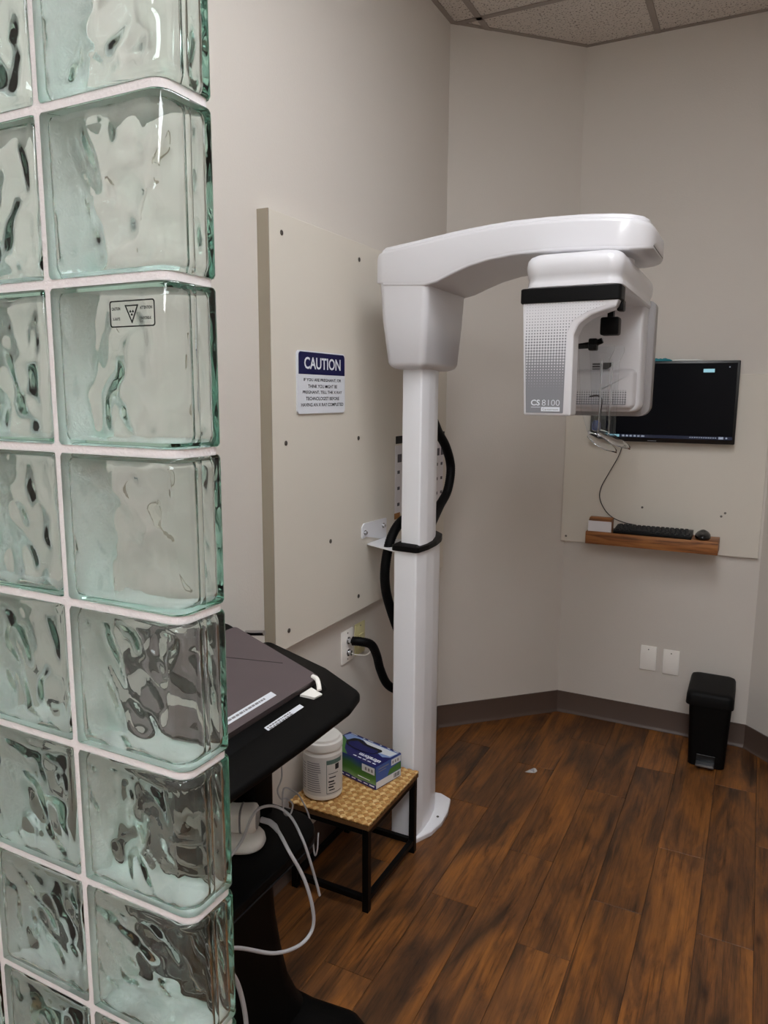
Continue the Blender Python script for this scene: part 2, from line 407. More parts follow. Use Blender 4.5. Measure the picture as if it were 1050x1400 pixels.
# floor: subfloor slab with the planks as its pieces
ALC = [(-1, 0, 0), (-Q, Q, (-C1[0] + C1[1]) * Q), (0, 1, C2[1]), (Q, Q, (C3[0] + C3[1]) * Q), (1, 0, XR), (0, -1, -YH)]
HALL = [(-1, 0, 0), (1, 0, XH), (0, 1, YH), (0, -1, -YB)]
flo = obj('floor', MB().prism(ROOM[::-1], -0.06, -0.0035), 'seam_dark', smooth=0, kind='structure')
PW, PL = 0.147, 0.914
joint = {0: 2.215, 1: 1.812, 2: 2.09, 3: 2.46, 4: 2.082, 5: 2.62}
k0 = -4
for k in range(k0, 19):
    x0 = 0.575 + PW * k
    ys = joint.get(k, random.uniform(0, PL))
    n = math.floor((YB - ys) / PL)
    y = ys + n * PL
    while y < 3.45:
        for reg in (ALC, HALL):
            g = 0.0006
            poly = clip([(x0 + g, y + g), (x0 + PW - g, y + g), (x0 + PW - g, y + PL - g), (x0 + g, y + PL - g)], reg)
            if len(poly) < 3: continue
            A = abs(sum(poly[i - 1][0] * poly[i][1] - poly[i][0] * poly[i - 1][1] for i in range(len(poly)))) / 2
            if A < 1e-4: continue
            px_, py_ = x0 + PW / 2, y + PL / 2
            me = bpy.data.meshes.new('plank'); mb = MB()
            loc = [(a - px_, b - py_) for a, b in poly]
            mb.loft([[(a, b, -0.0035) for a, b in loc], [(a, b, -0.0006) for a, b in loc], [(a, b, 0.0) for a, b in inset(loc, 0.0007)]])
            me.from_pydata(mb.v, [], mb.f); fin(me, 'plank', 0)
            o = bpy.data.objects.new('plank', me); COL.objects.link(o); o.parent = flo
            fo = ROOTLOC[flo.name]; o.location = (px_ - fo.x, py_ - fo.y, -fo.z)
        y += PL

# ceiling: slab above, tiles and grid as its pieces, lights in two openings
cei = obj('ceiling', MB().prism(ROOM[::-1], ZC + 0.03, ZC + 0.09), 'wall', smooth=0, kind='structure')
T = 0.6096; GX, GY = 0.115, 2.97
lights = {(1, -3): 'a', (1, -4): 'a', (2, -6): 'b', (2, -7): 'b', (2, -8): 'd', (2, -9): 'd'}     # grid cells that hold a lamp
for i in range(-1, 6):
    for j in range(-10, 1):
        if (i, j) in lights: continue
        g = 0.002
        r_ = [(GX + i * T + g, GY + j * T + g), (GX + (i + 1) * T - g, GY + j * T + g), (GX + (i + 1) * T - g, GY + (j + 1) * T - g), (GX + i * T + g, GY + (j + 1) * T - g)]
        for reg in (ALC, HALL):
            poly = clip(r_, reg)
            if len(poly) < 3: continue
            A = abs(sum(poly[q_ - 1][0] * poly[q_][1] - poly[q_][0] * poly[q_ - 1][1] for q_ in range(len(poly)))) / 2
            if A < 2e-4: continue
            obj('ceiling_tile', MB().prism(poly, ZC, ZC + 0.016), 'ceiling_tile', cei, smooth=0)
def bar(poly):
    for reg in (ALC, HALL):
        q_ = clip(poly, reg)
        if len(q_) >= 3: obj('grid_bar', MB().prism(q_, ZC - 0.004, ZC - 0.0005), 'tile_grid', cei, smooth=0)
for i in range(0, 6): bar([(GX + i * T - .012, YB), (GX + i * T + .012, YB), (GX + i * T + .012, 3.5), (GX + i * T - .012, 3.5)])
for j in range(-9, 1): bar([(0, GY + j * T - .0119), (XH, GY + j * T - .0119), (XH, GY + j * T + .0119), (0, GY + j * T + .0119)])
# wall angle along the alcove
wa = off(0.02)
for i in range(0, 5):
    obj('wall_angle', MB().prism([ROOM[i], wa[i], wa[i + 1], ROOM[i + 1]], ZC - 0.003, ZC - 0.0006), 'tile_grid', cei, smooth=0)
def troffer(i, j, label, dm):
    x0, x1, y0, y1 = GX + i * T + .014, GX + (i + 1) * T - .014, GY + (j - 1) * T + .014, GY + (j + 1) * T - .014
    t = thing('ceiling_light', label, 'ceiling light', ((x0 + x1) / 2, (y0 + y1) / 2, ZC), 'recessed ceiling lights')
    fr = MB()
    for a in ((x0, x0 + .03, y0, y1), (x1 - .03, x1, y0, y1), (x0 + .03, x1 - .03, y0, y0 + .03), (x0 + .03, x1 - .03, y1 - .03, y1)):
        fr.box(*a, ZC - .002, ZC + .025)
    obj('frame', fr, 'light_frame', t)
    obj('diffuser', MB().box(x0 + .03, x1 - .03, y0 + .03, y1 - .03, ZC + .004, ZC + .02), dm, t, smooth=0)
troffer(1, -3, 'recessed ceiling light over the way into the alcove', 'diffuser')
troffer(2, -6, 'recessed ceiling light in the hall, nearer the alcove', 'diffuser_hall')
troffer(2, -8, 'recessed ceiling light at the rear of the hall', 'diffuser_hall')

# ------------------------------------------------------------------ glass block partition
YG0, YG1 = 0.655, 0.745; YM = (YG0 + YG1) / 2
RP, Z0B = 0.2032, 0.007                      # course pitch, first bed joint
XJ = [0.0065, 0.2120, 0.4110]                # vertical joint centres; end face at 0.611
XE = 0.611; JH = 0.0062                      # half joint
NR = 14
mo = MB()
bedpoly = rpoly([(0.0, YG0 + .004), (XE - .004, YG0 + .004), (XE - .004, YG1 - .004), (0.0, YG1 - .004)], [0, .018, .012, 0], 6)
for r_ in range(NR + 1):
    z = Z0B + r_ * RP
    mo.prism(bedpoly, max(0.0, z - JH), z + JH)
for r_ in range(NR):
    z = Z0B + r_ * RP
    for xj in XJ:
        mo.box(max(0.0, xj - JH), xj + JH, YG0 + .004, YG1 - .004, z + JH, z + RP - JH)
part = obj('wall_partition', mo, 'mortar', smooth=30, kind='structure')
PO = ROOTLOC[part.name]
obj('wall_header', MB().box(0, XE, YG0 + .005, YG1 - .005, Z0B + NR * RP + JH, ZC), 'wall', smooth=0, kind='structure')

def wave(u, v, seed):
    """pressed wave pattern: soft swells with sharper crossing ridges"""
    n_ = noise.noise(Vector((u * 15 + seed, v * 12, seed * 1.7)))
    a_ = abs(noise.noise(Vector((u * 26 + v * 9 + seed, v * 15 - u * 6, 4.1 + seed))))
    b_ = abs(noise.noise(Vector((u * 17 - v * 16 + seed * 2, v * 21 + u * 11, 8.6 + seed))))
    n2_ = noise.noise(Vector((u * 44 + 5.1, v * 36 + seed, 3.3 + seed)))
    s_ = math.sin(u * 62 + 2.2 * math.sin(v * 27 + seed) + seed) * math.sin(v * 48 + 1.8 * math.sin(u * 31 - seed))
    return 0.0048 * n_ - 0.0060 * (a_ - .22) - 0.0050 * (b_ - .22) + 0.0014 * n2_ + 0.0018 * s_
def subdiv(poly, step):
    o = []
    for i in range(len(poly)):
        a, b = Vector(poly[i]), Vector(poly[(i + 1) % len(poly)]); n = max(1, int(round((b - a).length / step)))
        for k in range(n): o.append(a.lerp(b, k / n))
    return o
def glass_block(wd, end, seed, flip=1):
    """hollow block centred on x=0..wd, y about YM, z 0..h ; outer shell and a cavity with wavy faces"""
    h = RP - 2 * JH + 0.003; e = 0.0015; x0, x1 = -e, wd + (0 if end else e); y0, y1 = YG0 - YM, YG1 - YM
    if end: plan = rpoly([(x0, y0), (x1, y0), (x1, -.0016), (x1 + .0009, 0), (x1, .0016), (x1, y1), (x0, y1)], [.005, .022, 0, 0, 0, .013, .005], 7)
    else: plan = rrect(x0, x1, y0, y1, .006, 3)
    mb = MB()
    zs = [(0, .0045), (.0012, .0018), (.005, 0), (h - .005, 0), (h - .0012, .0018), (h, .0045)]
    mb.loft([[(x, y, z) for x, y in (inset(plan, d) if d else plan)] for z, d in zs])
    # cavity
    t = .0115; s_ = .0085
    if end: cp = rpoly([(x0 + s_, y0 + t), (x1 - t, y0 + t), (x1 - t, -.0015), (x1 - t - .0008, 0), (x1 - t, .0015), (x1 - t, y1 - t), (x0 + s_, y1 - t)], [.006, .016, 0, 0, 0, .009, .006], 6)
    else: cp = rrect(x0 + s_, x1 - s_, y0 + t, y1 - t, .007, 3)
    P = subdiv(cp, .0048); n = len(P); nz = 38; za, zb = s_, h - s_
    rings = []
    for k in range(nz + 1):
        z = za + (zb - za) * k / nz; ring = []
        ez = min(1, min(k, nz - k) / 3.0)
        inn = 0.004 * (1 - min(1.0, min(k, nz - k) / 2.0)) ** 2
        for q_ in P:
            x, y = q_.x, q_.y
            mx_ = max(0.0, min(1.0, (x - (x0 + s_)) / .014, ((x1 - s_) - x) / (.034 if end else .014)))
            if abs(y) > (y1 - t) * .8:
                sg = 1 if y > 0 else -1
                y += sg * wave(x * flip, z, seed + (9.3 if sg > 0 else 0)) * ez * mx_ * (1.15 if sg > 0 else 0.8)
                y = max(y0 + .003, min(y1 - .003, y))
            cx_ = (x0 + x1) / 2
            ring.append((x + (cx_ - x) / .09 * inn, y * (1 - inn / .05), z))
        rings.append(ring)
    mb.loft(rings)
    me = bpy.data.meshes.new('glass_block'); me.from_pydata(mb.v, [], mb.f)
    bm = bmesh.new(); bm.from_mesh(me)
    # outward for the shell, into the cavity for the inner faces
    nout = len(plan) * len(zs)
    bm.verts.ensure_lookup_table(); bm.faces.ensure_lookup_table()
    fo_ = [f for f in bm.faces if f.verts[0].index < nout]; fi_ = [f for f in bm.faces if f.verts[0].index >= nout]
    bmesh.ops.recalc_face_normals(bm, faces=fo_); bmesh.ops.recalc_face_normals(bm, faces=fi_)
    cen = Vector((wd / 2, 0, h / 2))
    bm.normal_update()
    def outw(fs): return sum(f.calc_area() * f.normal.dot(f.calc_center_median() - cen) for f in fs) > 0
    if not outw(fo_): bmesh.ops.reverse_faces(bm, faces=fo_)
    if outw(fi_): bmesh.ops.reverse_faces(bm, faces=fi_)
    bm.to_mesh(me); bm.free()
    me.shade_smooth(); me.set_sharp_from_angle(angle=math.radians(50))
    me.materials.append(MATS['block_glass']); return me
BW = [(XJ[0] + JH, XJ[1] - JH), (XJ[1] + JH, XJ[2] - JH), (XJ[2] + JH, XE)]
meshes = {}
for ci, (xa, xb) in enumerate(BW):
    for s_ in range(3): meshes[ci, s_] = glass_block(xb - xa, ci == 2, 1.3 + 2.9 * s_ + ci * 0.7)
sticker_block = None
for r_ in range(NR):
    for ci, (xa, xb) in enumerate(BW):
        o = bpy.data.objects.new('glass_block', meshes[ci, (r_ * 2 + ci) % 3]); COL.objects.link(o); o.parent = part
        wl = Vector((xa, YM, Z0B + r_ * RP + JH - .0015)); o.location = wl - PO; ROOTLOC[o.name] = wl
        if ci == 2 and r_ == 7: sticker_block = o
# caution print on one block
fy = YG0 - .0006
def ln(mb, a, b, wd=.0012):
    a, b = Vector(a), Vector(b); d = (b - a).normalized(); n_ = Vector((-d.y, d.x)) * wd / 2; d = d * wd / 2
    q_ = [a - d - n_, b + d - n_, b + d + n_, a - d + n_]
    mb.loft([[(p_.x, fy + .0004, p_.y) for p_ in q_], [(p_.x, fy, p_.y) for p_ in q_]])
stx0, stx1, stz0, stz1 = .520, .589, 1.577, 1.606
lab = MB()
cs = rrect(stx0, stx1, stz0, stz1, .003, 4)
for a, b_ in zip(cs, cs[1:] + cs[:1]): ln(lab, a, b_, .0015)
tx = (stx0 + stx1) / 2 - .0005
tri = [(tx - .0095, stz1 - .0055), (tx + .0095, stz1 - .0055), (tx, stz0 + .0045)]
for a, b_ in zip(tri, tri[1:] + tri[:1]): ln(lab, a, b_, .0015)
for k in range(3):                                    # trefoil
    a0 = math.radians(30 + 120 * k); cz = stz1 - .0135
    fan = [(tx + .001 * math.cos(a0 + d), cz + .001 * math.sin(a0 + d)) for d in (-.5, .5)] + [(tx + .0036 * math.cos(a0 + d), cz + .0036 * math.sin(a0 + d)) for d in (.5, 0, -.5)]
    lab.prism_y(fan, fy, fy + .0004)
frame = lambda x_, z_: ((x_, fy, z_), (1, 0, 0), (0, 0, 1))
lab = merge(lab, textmb('CAUTION', frame(stx0 + .0095, stz1 - .0085), width=.0135, height=.0036, bold=.03), textmb('ATTENTION', frame(stx1 - .0125, stz1 - .0085), width=.0185, height=.0036, bold=.03),
            textmb('X-RAYS', frame(stx0 + .0095, stz0 + .0088), width=.0115, height=.0036, bold=.03), textmb('RAYONS-X', frame(stx1 - .0125, stz0 + .0088), width=.0150, height=.0036, bold=.03))
obj('caution_print', lab, 'ink_black', sticker_block, smooth=0, plabel='black outlined caution print with a triangle')

# ------------------------------------------------------------------ left wall: board, sign, chart, outlets
bt, by0, by1, bz0, bz1 = 0.036, 1.6539, 2.905, 0.7686, 1.9765
t = thing('mounting_board', 'large beige board screwed to the wall behind the dental machine', 'board', (0, by0, bz0))
obj('board', MB().box(.0005, bt, by0 + .004, by1, bz0, bz1, .0015, 1), 'board', t)
obj('edge_strip', MB().box(.0005, bt + .0004, by0, by0 + .0038, bz0, bz1), 'board_edge', t, smooth=0)
for y_, z_ in [(1.715, 1.926), (2.145, 1.925), (1.722, 1.365), (2.142, 1.359), (1.961, 1.044), (1.724, .82), (2.144, .821), (2.6, 1.925), (2.6, .82)]:
    s_ = MB().lathe((bt, y_, z_), [(.0072, -.0005), (.0072, .001), (.0045, .0026), (.001, .003)], 14, 'x')
    sc_ = obj('screw', s_, 'screw', t)
    obj('recess', MB().box(bt + .0024, bt + .0033, y_ - .0014, y_ + .0014, z_ - .004, z_ + .004), 'seam_dark', sc_, smooth=0)

sy0, sy1, sz0, sz1 = 1.775, 2.043, 1.445, 1.6235; sx = bt + .0005
t = thing('caution_sign', 'white and navy CAUTION sign for pregnant patients on the beige board', 'sign', (sx, (sy0 + sy1) / 2, sz0))
def px_prism(poly, xa, xb): return MB().prism_x(poly, xa, xb)
obj('plate', px_prism(rrect(sy0, sy1, sz0, sz1, .012, 6), sx, sx + .005), 'sign_white', t)
nv = rpoly([(sy0 + .006, 1.5575), (sy1 - .002, 1.5575), (sy1 - .002, sz1 - .003), (sy0 + .006, sz1 - .003)], [0, 0, .011, .011], 6)
hd = obj('header', px_prism(nv, sx + .005, sx + .0054), 'navy', t)
fr = lambda y_, z_, x_=sx + .0060: ((x_, y_, z_), (0, 1, 0), (0, 0, 1))
ymid = (sy0 + sy1) / 2
obj('lettering', textmb('CAUTION', fr(ymid + .003, 1.5895), width=.205, height=.034, bold=.02), 'sign_white', hd, smooth=0)
lines = [('IF YOU ARE PREGNANT, OR', .212), ('THINK YOU MIGHT BE', .165), ('PREGNANT, TELL THE X RAY', .222), ('TECHNOLOGIST BEFORE', .188), ('HAVING AN X RAY COMPLETED', .240)]
mb = merge(*[textmb(s_, fr(ymid + .003, 1.5415 - k * .0178, sx + .0056), width=w_, height=.0100, bold=.012) for k, (s_, w_) in enumerate(lines)])
obj('lettering', mb, 'ink', t, smooth=0)

t = thing('wall_chart', 'white laminated chart with a black heading behind the machine column', 'poster', (bt, 2.7, 1.05))
obj('sheet', MB().box(bt + .0004, bt + .0016, 2.418, 2.880, 1.062, 1.318), 'paper', t, smooth=0)
obj('heading', MB().box(bt + .0004, bt + .003, 2.422, 2.885, 1.324, 1.352, .001, 1), 'black_plastic', t)
for k in range(4):
    z_ = 1.285 - k * .06
    for y_ in (2.437, 2.53, 2.62, 2.72, 2.80, 2.850): obj('printed_mark', MB().box(bt + .0016, bt + .002, y_, y_ + (.02 if k else .035), z_ - (.012 if k else .03), z_), 'paper_mark', t, smooth=0)
obj('tape', MB().box(bt + .0016, bt + .0026, 2.414, 2.46, 1.046, 1.068), 'brown_tape', t, smooth=0, plabel='brown tape at the lower corner')

def plate(name, label, cat, y0, y1, z0, z1, m):
    t = thing(name, label, cat, (0, (y0 + y1) / 2, z0))
    obj('cover_plate', MB().box(.0005, .0065, y0, y1, z0, z1, .002, 2), m, t)
    return t
t = plate('power_outlet', 'white outlet plate with metal sockets below the beige board', 'outlet', 2.083, 2.160, .588, .703, 'plate_white')
for z_ in (.665, .622):
    s_ = obj('socket', MB().lathe((.0065, 2.125, z_), [(.013, 0), (.013, .003), (.009, .0035), (.009, .014), (.006, .0145)], 20, 'x'), 'chrome', t)
for z_ in (.692, .599): obj('screw', MB().lathe((.0065, 2.1215, z_), [(.003, 0), (.0026, .0012)], 12, 'x'), 'screw', t)
t = plate('data_outlet', 'yellowed ivory outlet plate beside the white one', 'outlet', 2.178, 2.248, .590, .704, 'ivory')
obj('jack', MB().box(.0065, .011, 2.198, 2.228, .632, .664, .001, 1), 'ivory', t)
obj('screw', MB().lathe((.0065, 2.213, .694), [(.003, 0), (.0026, .0012)], 12, 'x'), 'screw', t)
hp = spline([(.022, 2.125, .665), (.05, 2.135, .664), (.075, 2.165, .648), (.078, 2.20, .60), (.082, 2.222, .54), (.095, 2.255, .475), (.12, 2.31, .435), (.15, 2.345, .43), (.178, 2.365, .43)], 14)
t = thing('power_hose', 'black ribbed hose plugged into the white outlet plate', 'hose', (.08, 2.2, .43))
obj('hose', MB().tube(resample(hp, .004), .0155, 14, .04), 'black_rubber', t)
obj('plug', MB().tube([(.0215, 2.125, .665), (.04, 2.131, .6655), (.062, 2.148, .660)], [.0095, .0115, .0125], 14), 'black_plastic', t)
obj('earth_wire', MB().tube(spline([(.055, 2.145, .652), (.062, 2.185, .622), (.05, 2.175, .604), (.025, 2.14, .612), (.022, 2.126, .620)], 8), .0022, 8), 'plate_white', t, plabel='thin pale wire looping back to the plate')

# ------------------------------------------------------------------ dental panoramic machine
t = X = thing('dental_xray_machine', 'white panoramic dental x-ray machine with overhead arm standing against the wall', 'x-ray machine', (.24, 2.235, 0))
bp = [(.20, 2.09), (.255, 2.086), (.281, 2.093), (.313, 2.165), (.322, 2.235), (.316, 2.307), (.295, 2.388), (.25, 2.408), (.20, 2.402)]
bp = rpoly(bp, .012, 4)
obj('base_plate', MB().loft([[(x, y, z) for x, y in (inset(bp, d) if d else bp)] for z, d in ((0.0005, .001), (.002, 0), (.016, 0), (.019, .003))]), 'white_paint', t, smooth=40)
obj('floor_bolt', MB().lathe((.298, 2.255, .019), [(.005, 0), (.004, .002), (.001, .0025)], 12), 'screw', t)
lowp = rpoly([(.194, 2.09), (.277, 2.085), (.284, 2.15), (.281, 2.22), (.269, 2.29), (.250, 2.345), (.222, 2.375), (.194, 2.38)], [.008, .006, .05, .08, .08, .05, .03, .02], 5)
obj('lower_column', MB().prism(lowp, .004, 1.008), 'white_paint', t, smooth=28)
colp = inset(lowp, -.0075)
obj('column_collar', MB().loft([[(x, y, z) for x, y in p_] for p_, z in ((lowp, 1.006), (colp, 1.008), (colp, 1.024), (inset(lowp, .006), 1.031))]), 'black_plastic', t)
upp = rpoly([(.209, 2.112), (.280, 2.100), (.285, 2.15), (.281, 2.205), (.269, 2.255), (.250, 2.305), (.209, 2.335)], [.006, .006, .05, .06, .06, .04, .02], 5)
obj('upper_column', MB().prism(upp, 1.015, 1.60), 'white_paint', t, smooth=28)
cr = []
for z, d, (xa, xb, ya, yb) in [(1.578, .024, (.18, .302, 2.062, 2.345)), (1.5815, .012, (.18, .302, 2.062, 2.345)), (1.588, .004, (.179, .303, 2.061, 2.347)), (1.598, .0, (.178, .304, 2.060, 2.348)), (1.72, 0, (.162, .312, 2.053, 2.360)), (1.85, 0, (.154, .317, 2.049, 2.37))]:
    cr.append([(x, y, z) for x, y in rrect(xa + d, xb - d, ya + d, yb - d, .02, 6)])
obj('carriage', MB().loft(cr), 'white_plastic', t, smooth=45)
# overhead arm: sections across y at stations along x
def armsec(x, zb, zt, ya, yb, rt, rb):
    return [(x, y, z) for y, z in rpoly([(ya, zb), (yb, zb), (yb, zt), (ya, zt)], [rb, rb, rt, rt], 5)]
ST = [(.149, 1.8335, 1.903, .009), (.150, 1.8325, 1.913, .005), (.155, 1.832, 1.9195, .002), (.172, 1.831, 1.926, 0), (.24, 1.827, 1.934, 0), (.305, 1.824, 1.942, 0), (.345, 1.832, 1.947, 0), (.39, 1.850, 1.953, 0), (.441, 1.868, 1.958, 0), (.50, 1.881, 1.963, 0),
      (.568, 1.889, 1.9665, 0), (.66, 1.891, 1.967, 0), (.75, 1.889, 1.965, 0), (.83, 1.885, 1.960, .001), (.875, 1.882, 1.955, .006), (.905, 1.883, 1.949, .018), (.922, 1.886, 1.943, .036), (.931, 1.891, 1.936, .058), (.935, 1.900, 1.926, .085)]
ARM = obj('overhead_arm', MB().loft([armsec(x, zb, zt, 2.047 + d, 2.373 - d, .012, .004) for x, zb, zt, d in ST]), 'white_plastic', t, smooth=40)
obj('top_cover', MB().loft([armsec(x + (.006 if x < .16 else 0) - (.004 if x > .92 else 0), zt - .01, zt + .0115, 2.047 + d + .012, 2.373 - d - .012, .012, .001) for x, zb, zt, d in ST[2:-2]]), 'white_plastic', ARM, smooth=40)
obj('underside_seam', MB().loft([armsec(x, zb - .0032, zb + .02, 2.047 + d + .0025, 2.373 - d - .0025, .002, .002) for x, zb, zt, d in ST[3:-1]]), 'seam_dark', ARM, smooth=40)
obj('underside_cover', MB().loft([armsec(x, zb - .008, zb + .01, 2.047 + d + .0005, 2.373 - d - .0005, .002, .006) for x, zb, zt, d in ST[3:-1]]), 'white_plastic', ARM, smooth=40)

# rotating gantry
G = obj('rotating_gantry', MB().loft([[(x, y, z) for x, y in rrect(.634 + d, .884 - d, 1.947 + d, 2.54 - d, .035, 7)] for z, d in ((1.775, .006), (1.779, .0025), (1.79, .004), (1.800, .006), (1.808, .003), (1.83, 0), (1.846, .002), (1.856, .008), (1.862, .018), (1.864, .03))]), 'white_plastic', t, smooth=45)
obj('pivot', MB().lathe((.78, 2.21, 1.860), [(.09, 0), (.09, .04)], 40), 'white_plastic', G)
leg = rpoly([(.6345, 1.742), (.647, 1.449), (.772, 1.449), (.7705, 1.655), (.782, 1.682), (.812, 1.703), (.872, 1.722), (.8795, 1.742)], [0, .007, .007, .02, .03, .05, .008, 0], 5)
lg = leg
lr = [(1.955, inset(lg, .004)), (1.951, inset(lg, .0015)), (1.9515, lg)]
rings = [[(x, y, z) for x, z in p_] for y, p_ in ((1.9475, inset(lg, .005)), (1.9485, inset(lg, .0022)), (1.951, lg), (2.008, lg), (2.010, inset(lg, .003)))]
NL = obj('sensor_housing', MB().loft(rings), 'white_plastic', t, smooth=40)
pr = rpoly([(.6405, 1.736), (.6535, 1.456), (.7525, 1.456), (.7525, 1.655), (.765, 1.690), (.805, 1.713), (.845, 1.726), (.845, 1.736)], [.002, .002, .002, .02, .02, .03, 0, 0], 4)
obj('dot_print', MB().prism_y(pr, 1.9468, 1.9480), 'halftone', NL, smooth=0)
fr2 = lambda x_, z_: ((x_, 1.9462, z_), (1, 0, 0), (0, 0, 1))
obj('lettering', textmb('CS', fr2(.6785, 1.4830), width=.024, height=.0155, bold=.025), 'sign_white', NL, smooth=0)
obj('lettering', textmb('8100', fr2(.7195, 1.4830), width=.047, height=.0155, bold=-.012), 'sign_white', NL, smooth=0)
obj('print_line', MB().box(.667, .692, 1.9460, 1.9470, 1.4705, 1.4717), 'sign_white', NL, smooth=0)
obj('maker_tag', MB().box(.6945, .7435, 1.9458, 1.9470, 1.4605, 1.4717), 'sign_white', NL, smooth=0)
obj('lettering', textmb('Carestream', ((.719, 1.9454, 1.4661), (1, 0, 0), (0, 0, 1)), width=.042, height=.0062), 'label_grey', NL, smooth=0)
band = rrect(.6275, .884, 1.942, 2.012, .012, 5)
obj('black_band', MB().loft([[(x, y, z) for x, y in (inset(band, d) if d else band)] for z, d in ((1.7385, .003), (1.741, 0), (1.7735, 0), (1.776, .003))]), 'black_plastic', t, smooth=40)
obj('band_tail', MB().box(.868, .884, 1.985, 2.02, 1.715, 1.742, .003, 2), 'black_plastic', t)
# far leg: x-ray source
fl_ = rpoly([(.632, 1.79), (.642, 1.452), (.872, 1.452), (.872, 1.79)], [0, .02, .028, 0], 6)
FLG = obj('source_housing', MB().loft([[(x, y, z) for x, z in p_] for y, p_ in ((2.447, inset(fl_, .010)), (2.449, inset(fl_, .004)), (2.455, fl_), (2.535, fl_))]), 'white_plastic', t, smooth=40)
sh = rpoly([(.628, 1.80), (.638, 1.437), (.893, 1.437), (.893, 1.80)], [0, .02, .036, .02], 6)
obj('rear_shell', MB().loft([[(x, y, z) for x, z in p_] for y, p_ in ((2.533, inset(sh, .004)), (2.536, sh), (2.585, sh), (2.60, inset(sh, .012)))]), 'shell_grey', FLG, smooth=40)
bo = rpoly([(.655, 1.584), (.662, 1.462), (.858, 1.462), (.858, 1.584)], [.012, .012, .018, .018], 6)
obj('source_boss', MB().loft([[(x, y, z) for x, z in p_] for y, p_ in ((2.450, inset(bo, -.004)), (2.444, bo), (2.428, inset(bo, .003)), (2.422, inset(bo, .009)), (2.420, inset(bo, .018)))]), 'white_plastic', FLG, smooth=50)
obj('dot_print', MB().prism_y(rrect(.68, .835, 1.474, 1.520, .003, 3), 2.4193, 2.4202), 'halftone_far', FLG, smooth=0)
obj('window_mark', MB().prism_y([(.752, 1.606), (.784, 1.606), (.780, 1.594), (.770, 1.586), (.752, 1.582)], 2.4458, 2.4468), 'ink_black', FLG, smooth=0)
mk = MB()
for k in range(3): mk.box(.722, .746, 2.4458, 2.4468, 1.5995 - k * .008, 1.6045 - k * .008)
obj('printed_marks', mk, 'ink_black', FLG, smooth=0)
# head supports between the legs
HS = obj('head_support_mount', merge(MB().box(.788, .840, 2.19, 2.235, 1.672, 1.722, .006, 2), MB().box(.806, .822, 2.20, 2.225, 1.72, 1.78)), 'black_plastic', t)
obj('clamp_knob', merge(MB().tube([(.728, 2.205, 1.643), (.765, 2.205, 1.646), (.795, 2.205, 1.658)], [.008, .010, .008], 12), MB().box(.758, .782, 2.19, 2.22, 1.630, 1.664, .004, 2)), 'black_plastic', HS)
for k, (y_, dx) in enumerate(((2.165, 0.0), (2.270, .010))):
    prof = rpoly([(.737 + dx, 1.645), (.752 + dx, 1.462), (.777 + dx, 1.392), (.824 + dx, 1.380), (.824 + dx, 1.60), (.836 + dx, 1.628), (.836 + dx, 1.645)], [.006, .03, .02, .01, .01, .006, .004], 4)
    CP = obj('head_support', MB().prism_y(prof, y_ - .0016, y_ + .0016), 'clear_acrylic', t)
    obj('stiffening_rib', MB().box(.8045 + dx, .8075 + dx, y_ - .014, y_ - .0016, 1.385, 1.60, .0008, 1), 'clear_acrylic', CP)
    rg = []                                     # flared petal at the foot of the support
    for i in range(15):
        s_ = i / 14; wdt = .019 * math.sin(math.pi * min(1, .16 + s_ * .84)) ** .7 + .0012
        cx_, cz_ = .776 + dx + (.088 if k == 0 else .098) * s_, 1.396 - .056 * s_ + .012 * s_ * s_ + k * .004
        yy = y_ - .006 - .03 * s_
        top = [(cx_, yy + wdt * a * .75, cz_ + wdt * a * .62 - .006 * (1 - a * a)) for a in (-1, -.6, -.2, .2, .6, 1)]
        rg.append(top + [(x, y + .0012, z - .0022) for x, y, z in top[::-1]])
    obj('flared_foot', MB().loft(rg), 'clear_acrylic', CP, smooth=60)
obj('bite_tip', MB().lathe((.788, 2.215, 1.398), [(.004, 0), (.013, .006), (.013, .026), (.008, .034)], 16), 'blue_tip', HS)
obj('bite_rod', MB().tube(spline([(.765, 2.215, 1.50), (.79, 2.215, 1.502), (.800, 2.215, 1.485), (.795, 2.215, 1.43)], 6), .0025, 8), 'cable_dark', HS)
# bracket and conduits
br = MB().prism_x(rpoly([(2.161, 1.016), (2.19, 1.020), (2.345, .985), (2.345, 1.064), (2.175, 1.068), (2.161, 1.055)], [.006, .01, .004, .004, .012, .006], 4), bt + .0005, bt + .0045)
BR = obj('wall_bracket', br, 'white_paint', t)
obj('bracket_shelf', MB().loft([[(x, y, z) for x, y in rpoly([(bt + .002, 2.20), (.205, 2.125), (.205, 2.30), (bt + .002, 2.345)], .006, 3)] for z in (.990, .994)]), 'white_paint', BR)
for y_, z_ in ((2.180, 1.036), (2.318, 1.040)):
    obj('bolt', MB().lathe((bt + .0045, y_, z_), [(.010, 0), (.010, .002), (.006, .0022), (.006, .009), (.003, .0095)], 6, 'x'), 'chrome', BR)
c1_ = spline([(.225, 2.30, 1.10), (.18, 2.30, 1.095), (.14, 2.262, 1.072), (.128, 2.205, 1.02), (.12, 2.18, .93), (.12, 2.183, .85), (.13, 2.205, .77), (.16, 2.22, .68), (.21, 2.23, .60)], 12)
obj('cable_conduit', MB().tube(resample(c1_, .004), .0165, 14, .035), 'black_rubber', t)
c2_ = spline([(.24, 2.26, 1.43), (.215, 2.35, 1.412), (.20, 2.43, 1.37), (.20, 2.507, 1.312), (.20, 2.556, 1.235), (.20, 2.53, 1.154), (.205, 2.44, 1.105), (.235, 2.29, 1.06)], 12)
obj('cable_conduit', MB().tube(resample(c2_, .004), .0165, 14, .035), 'black_rubber', t)

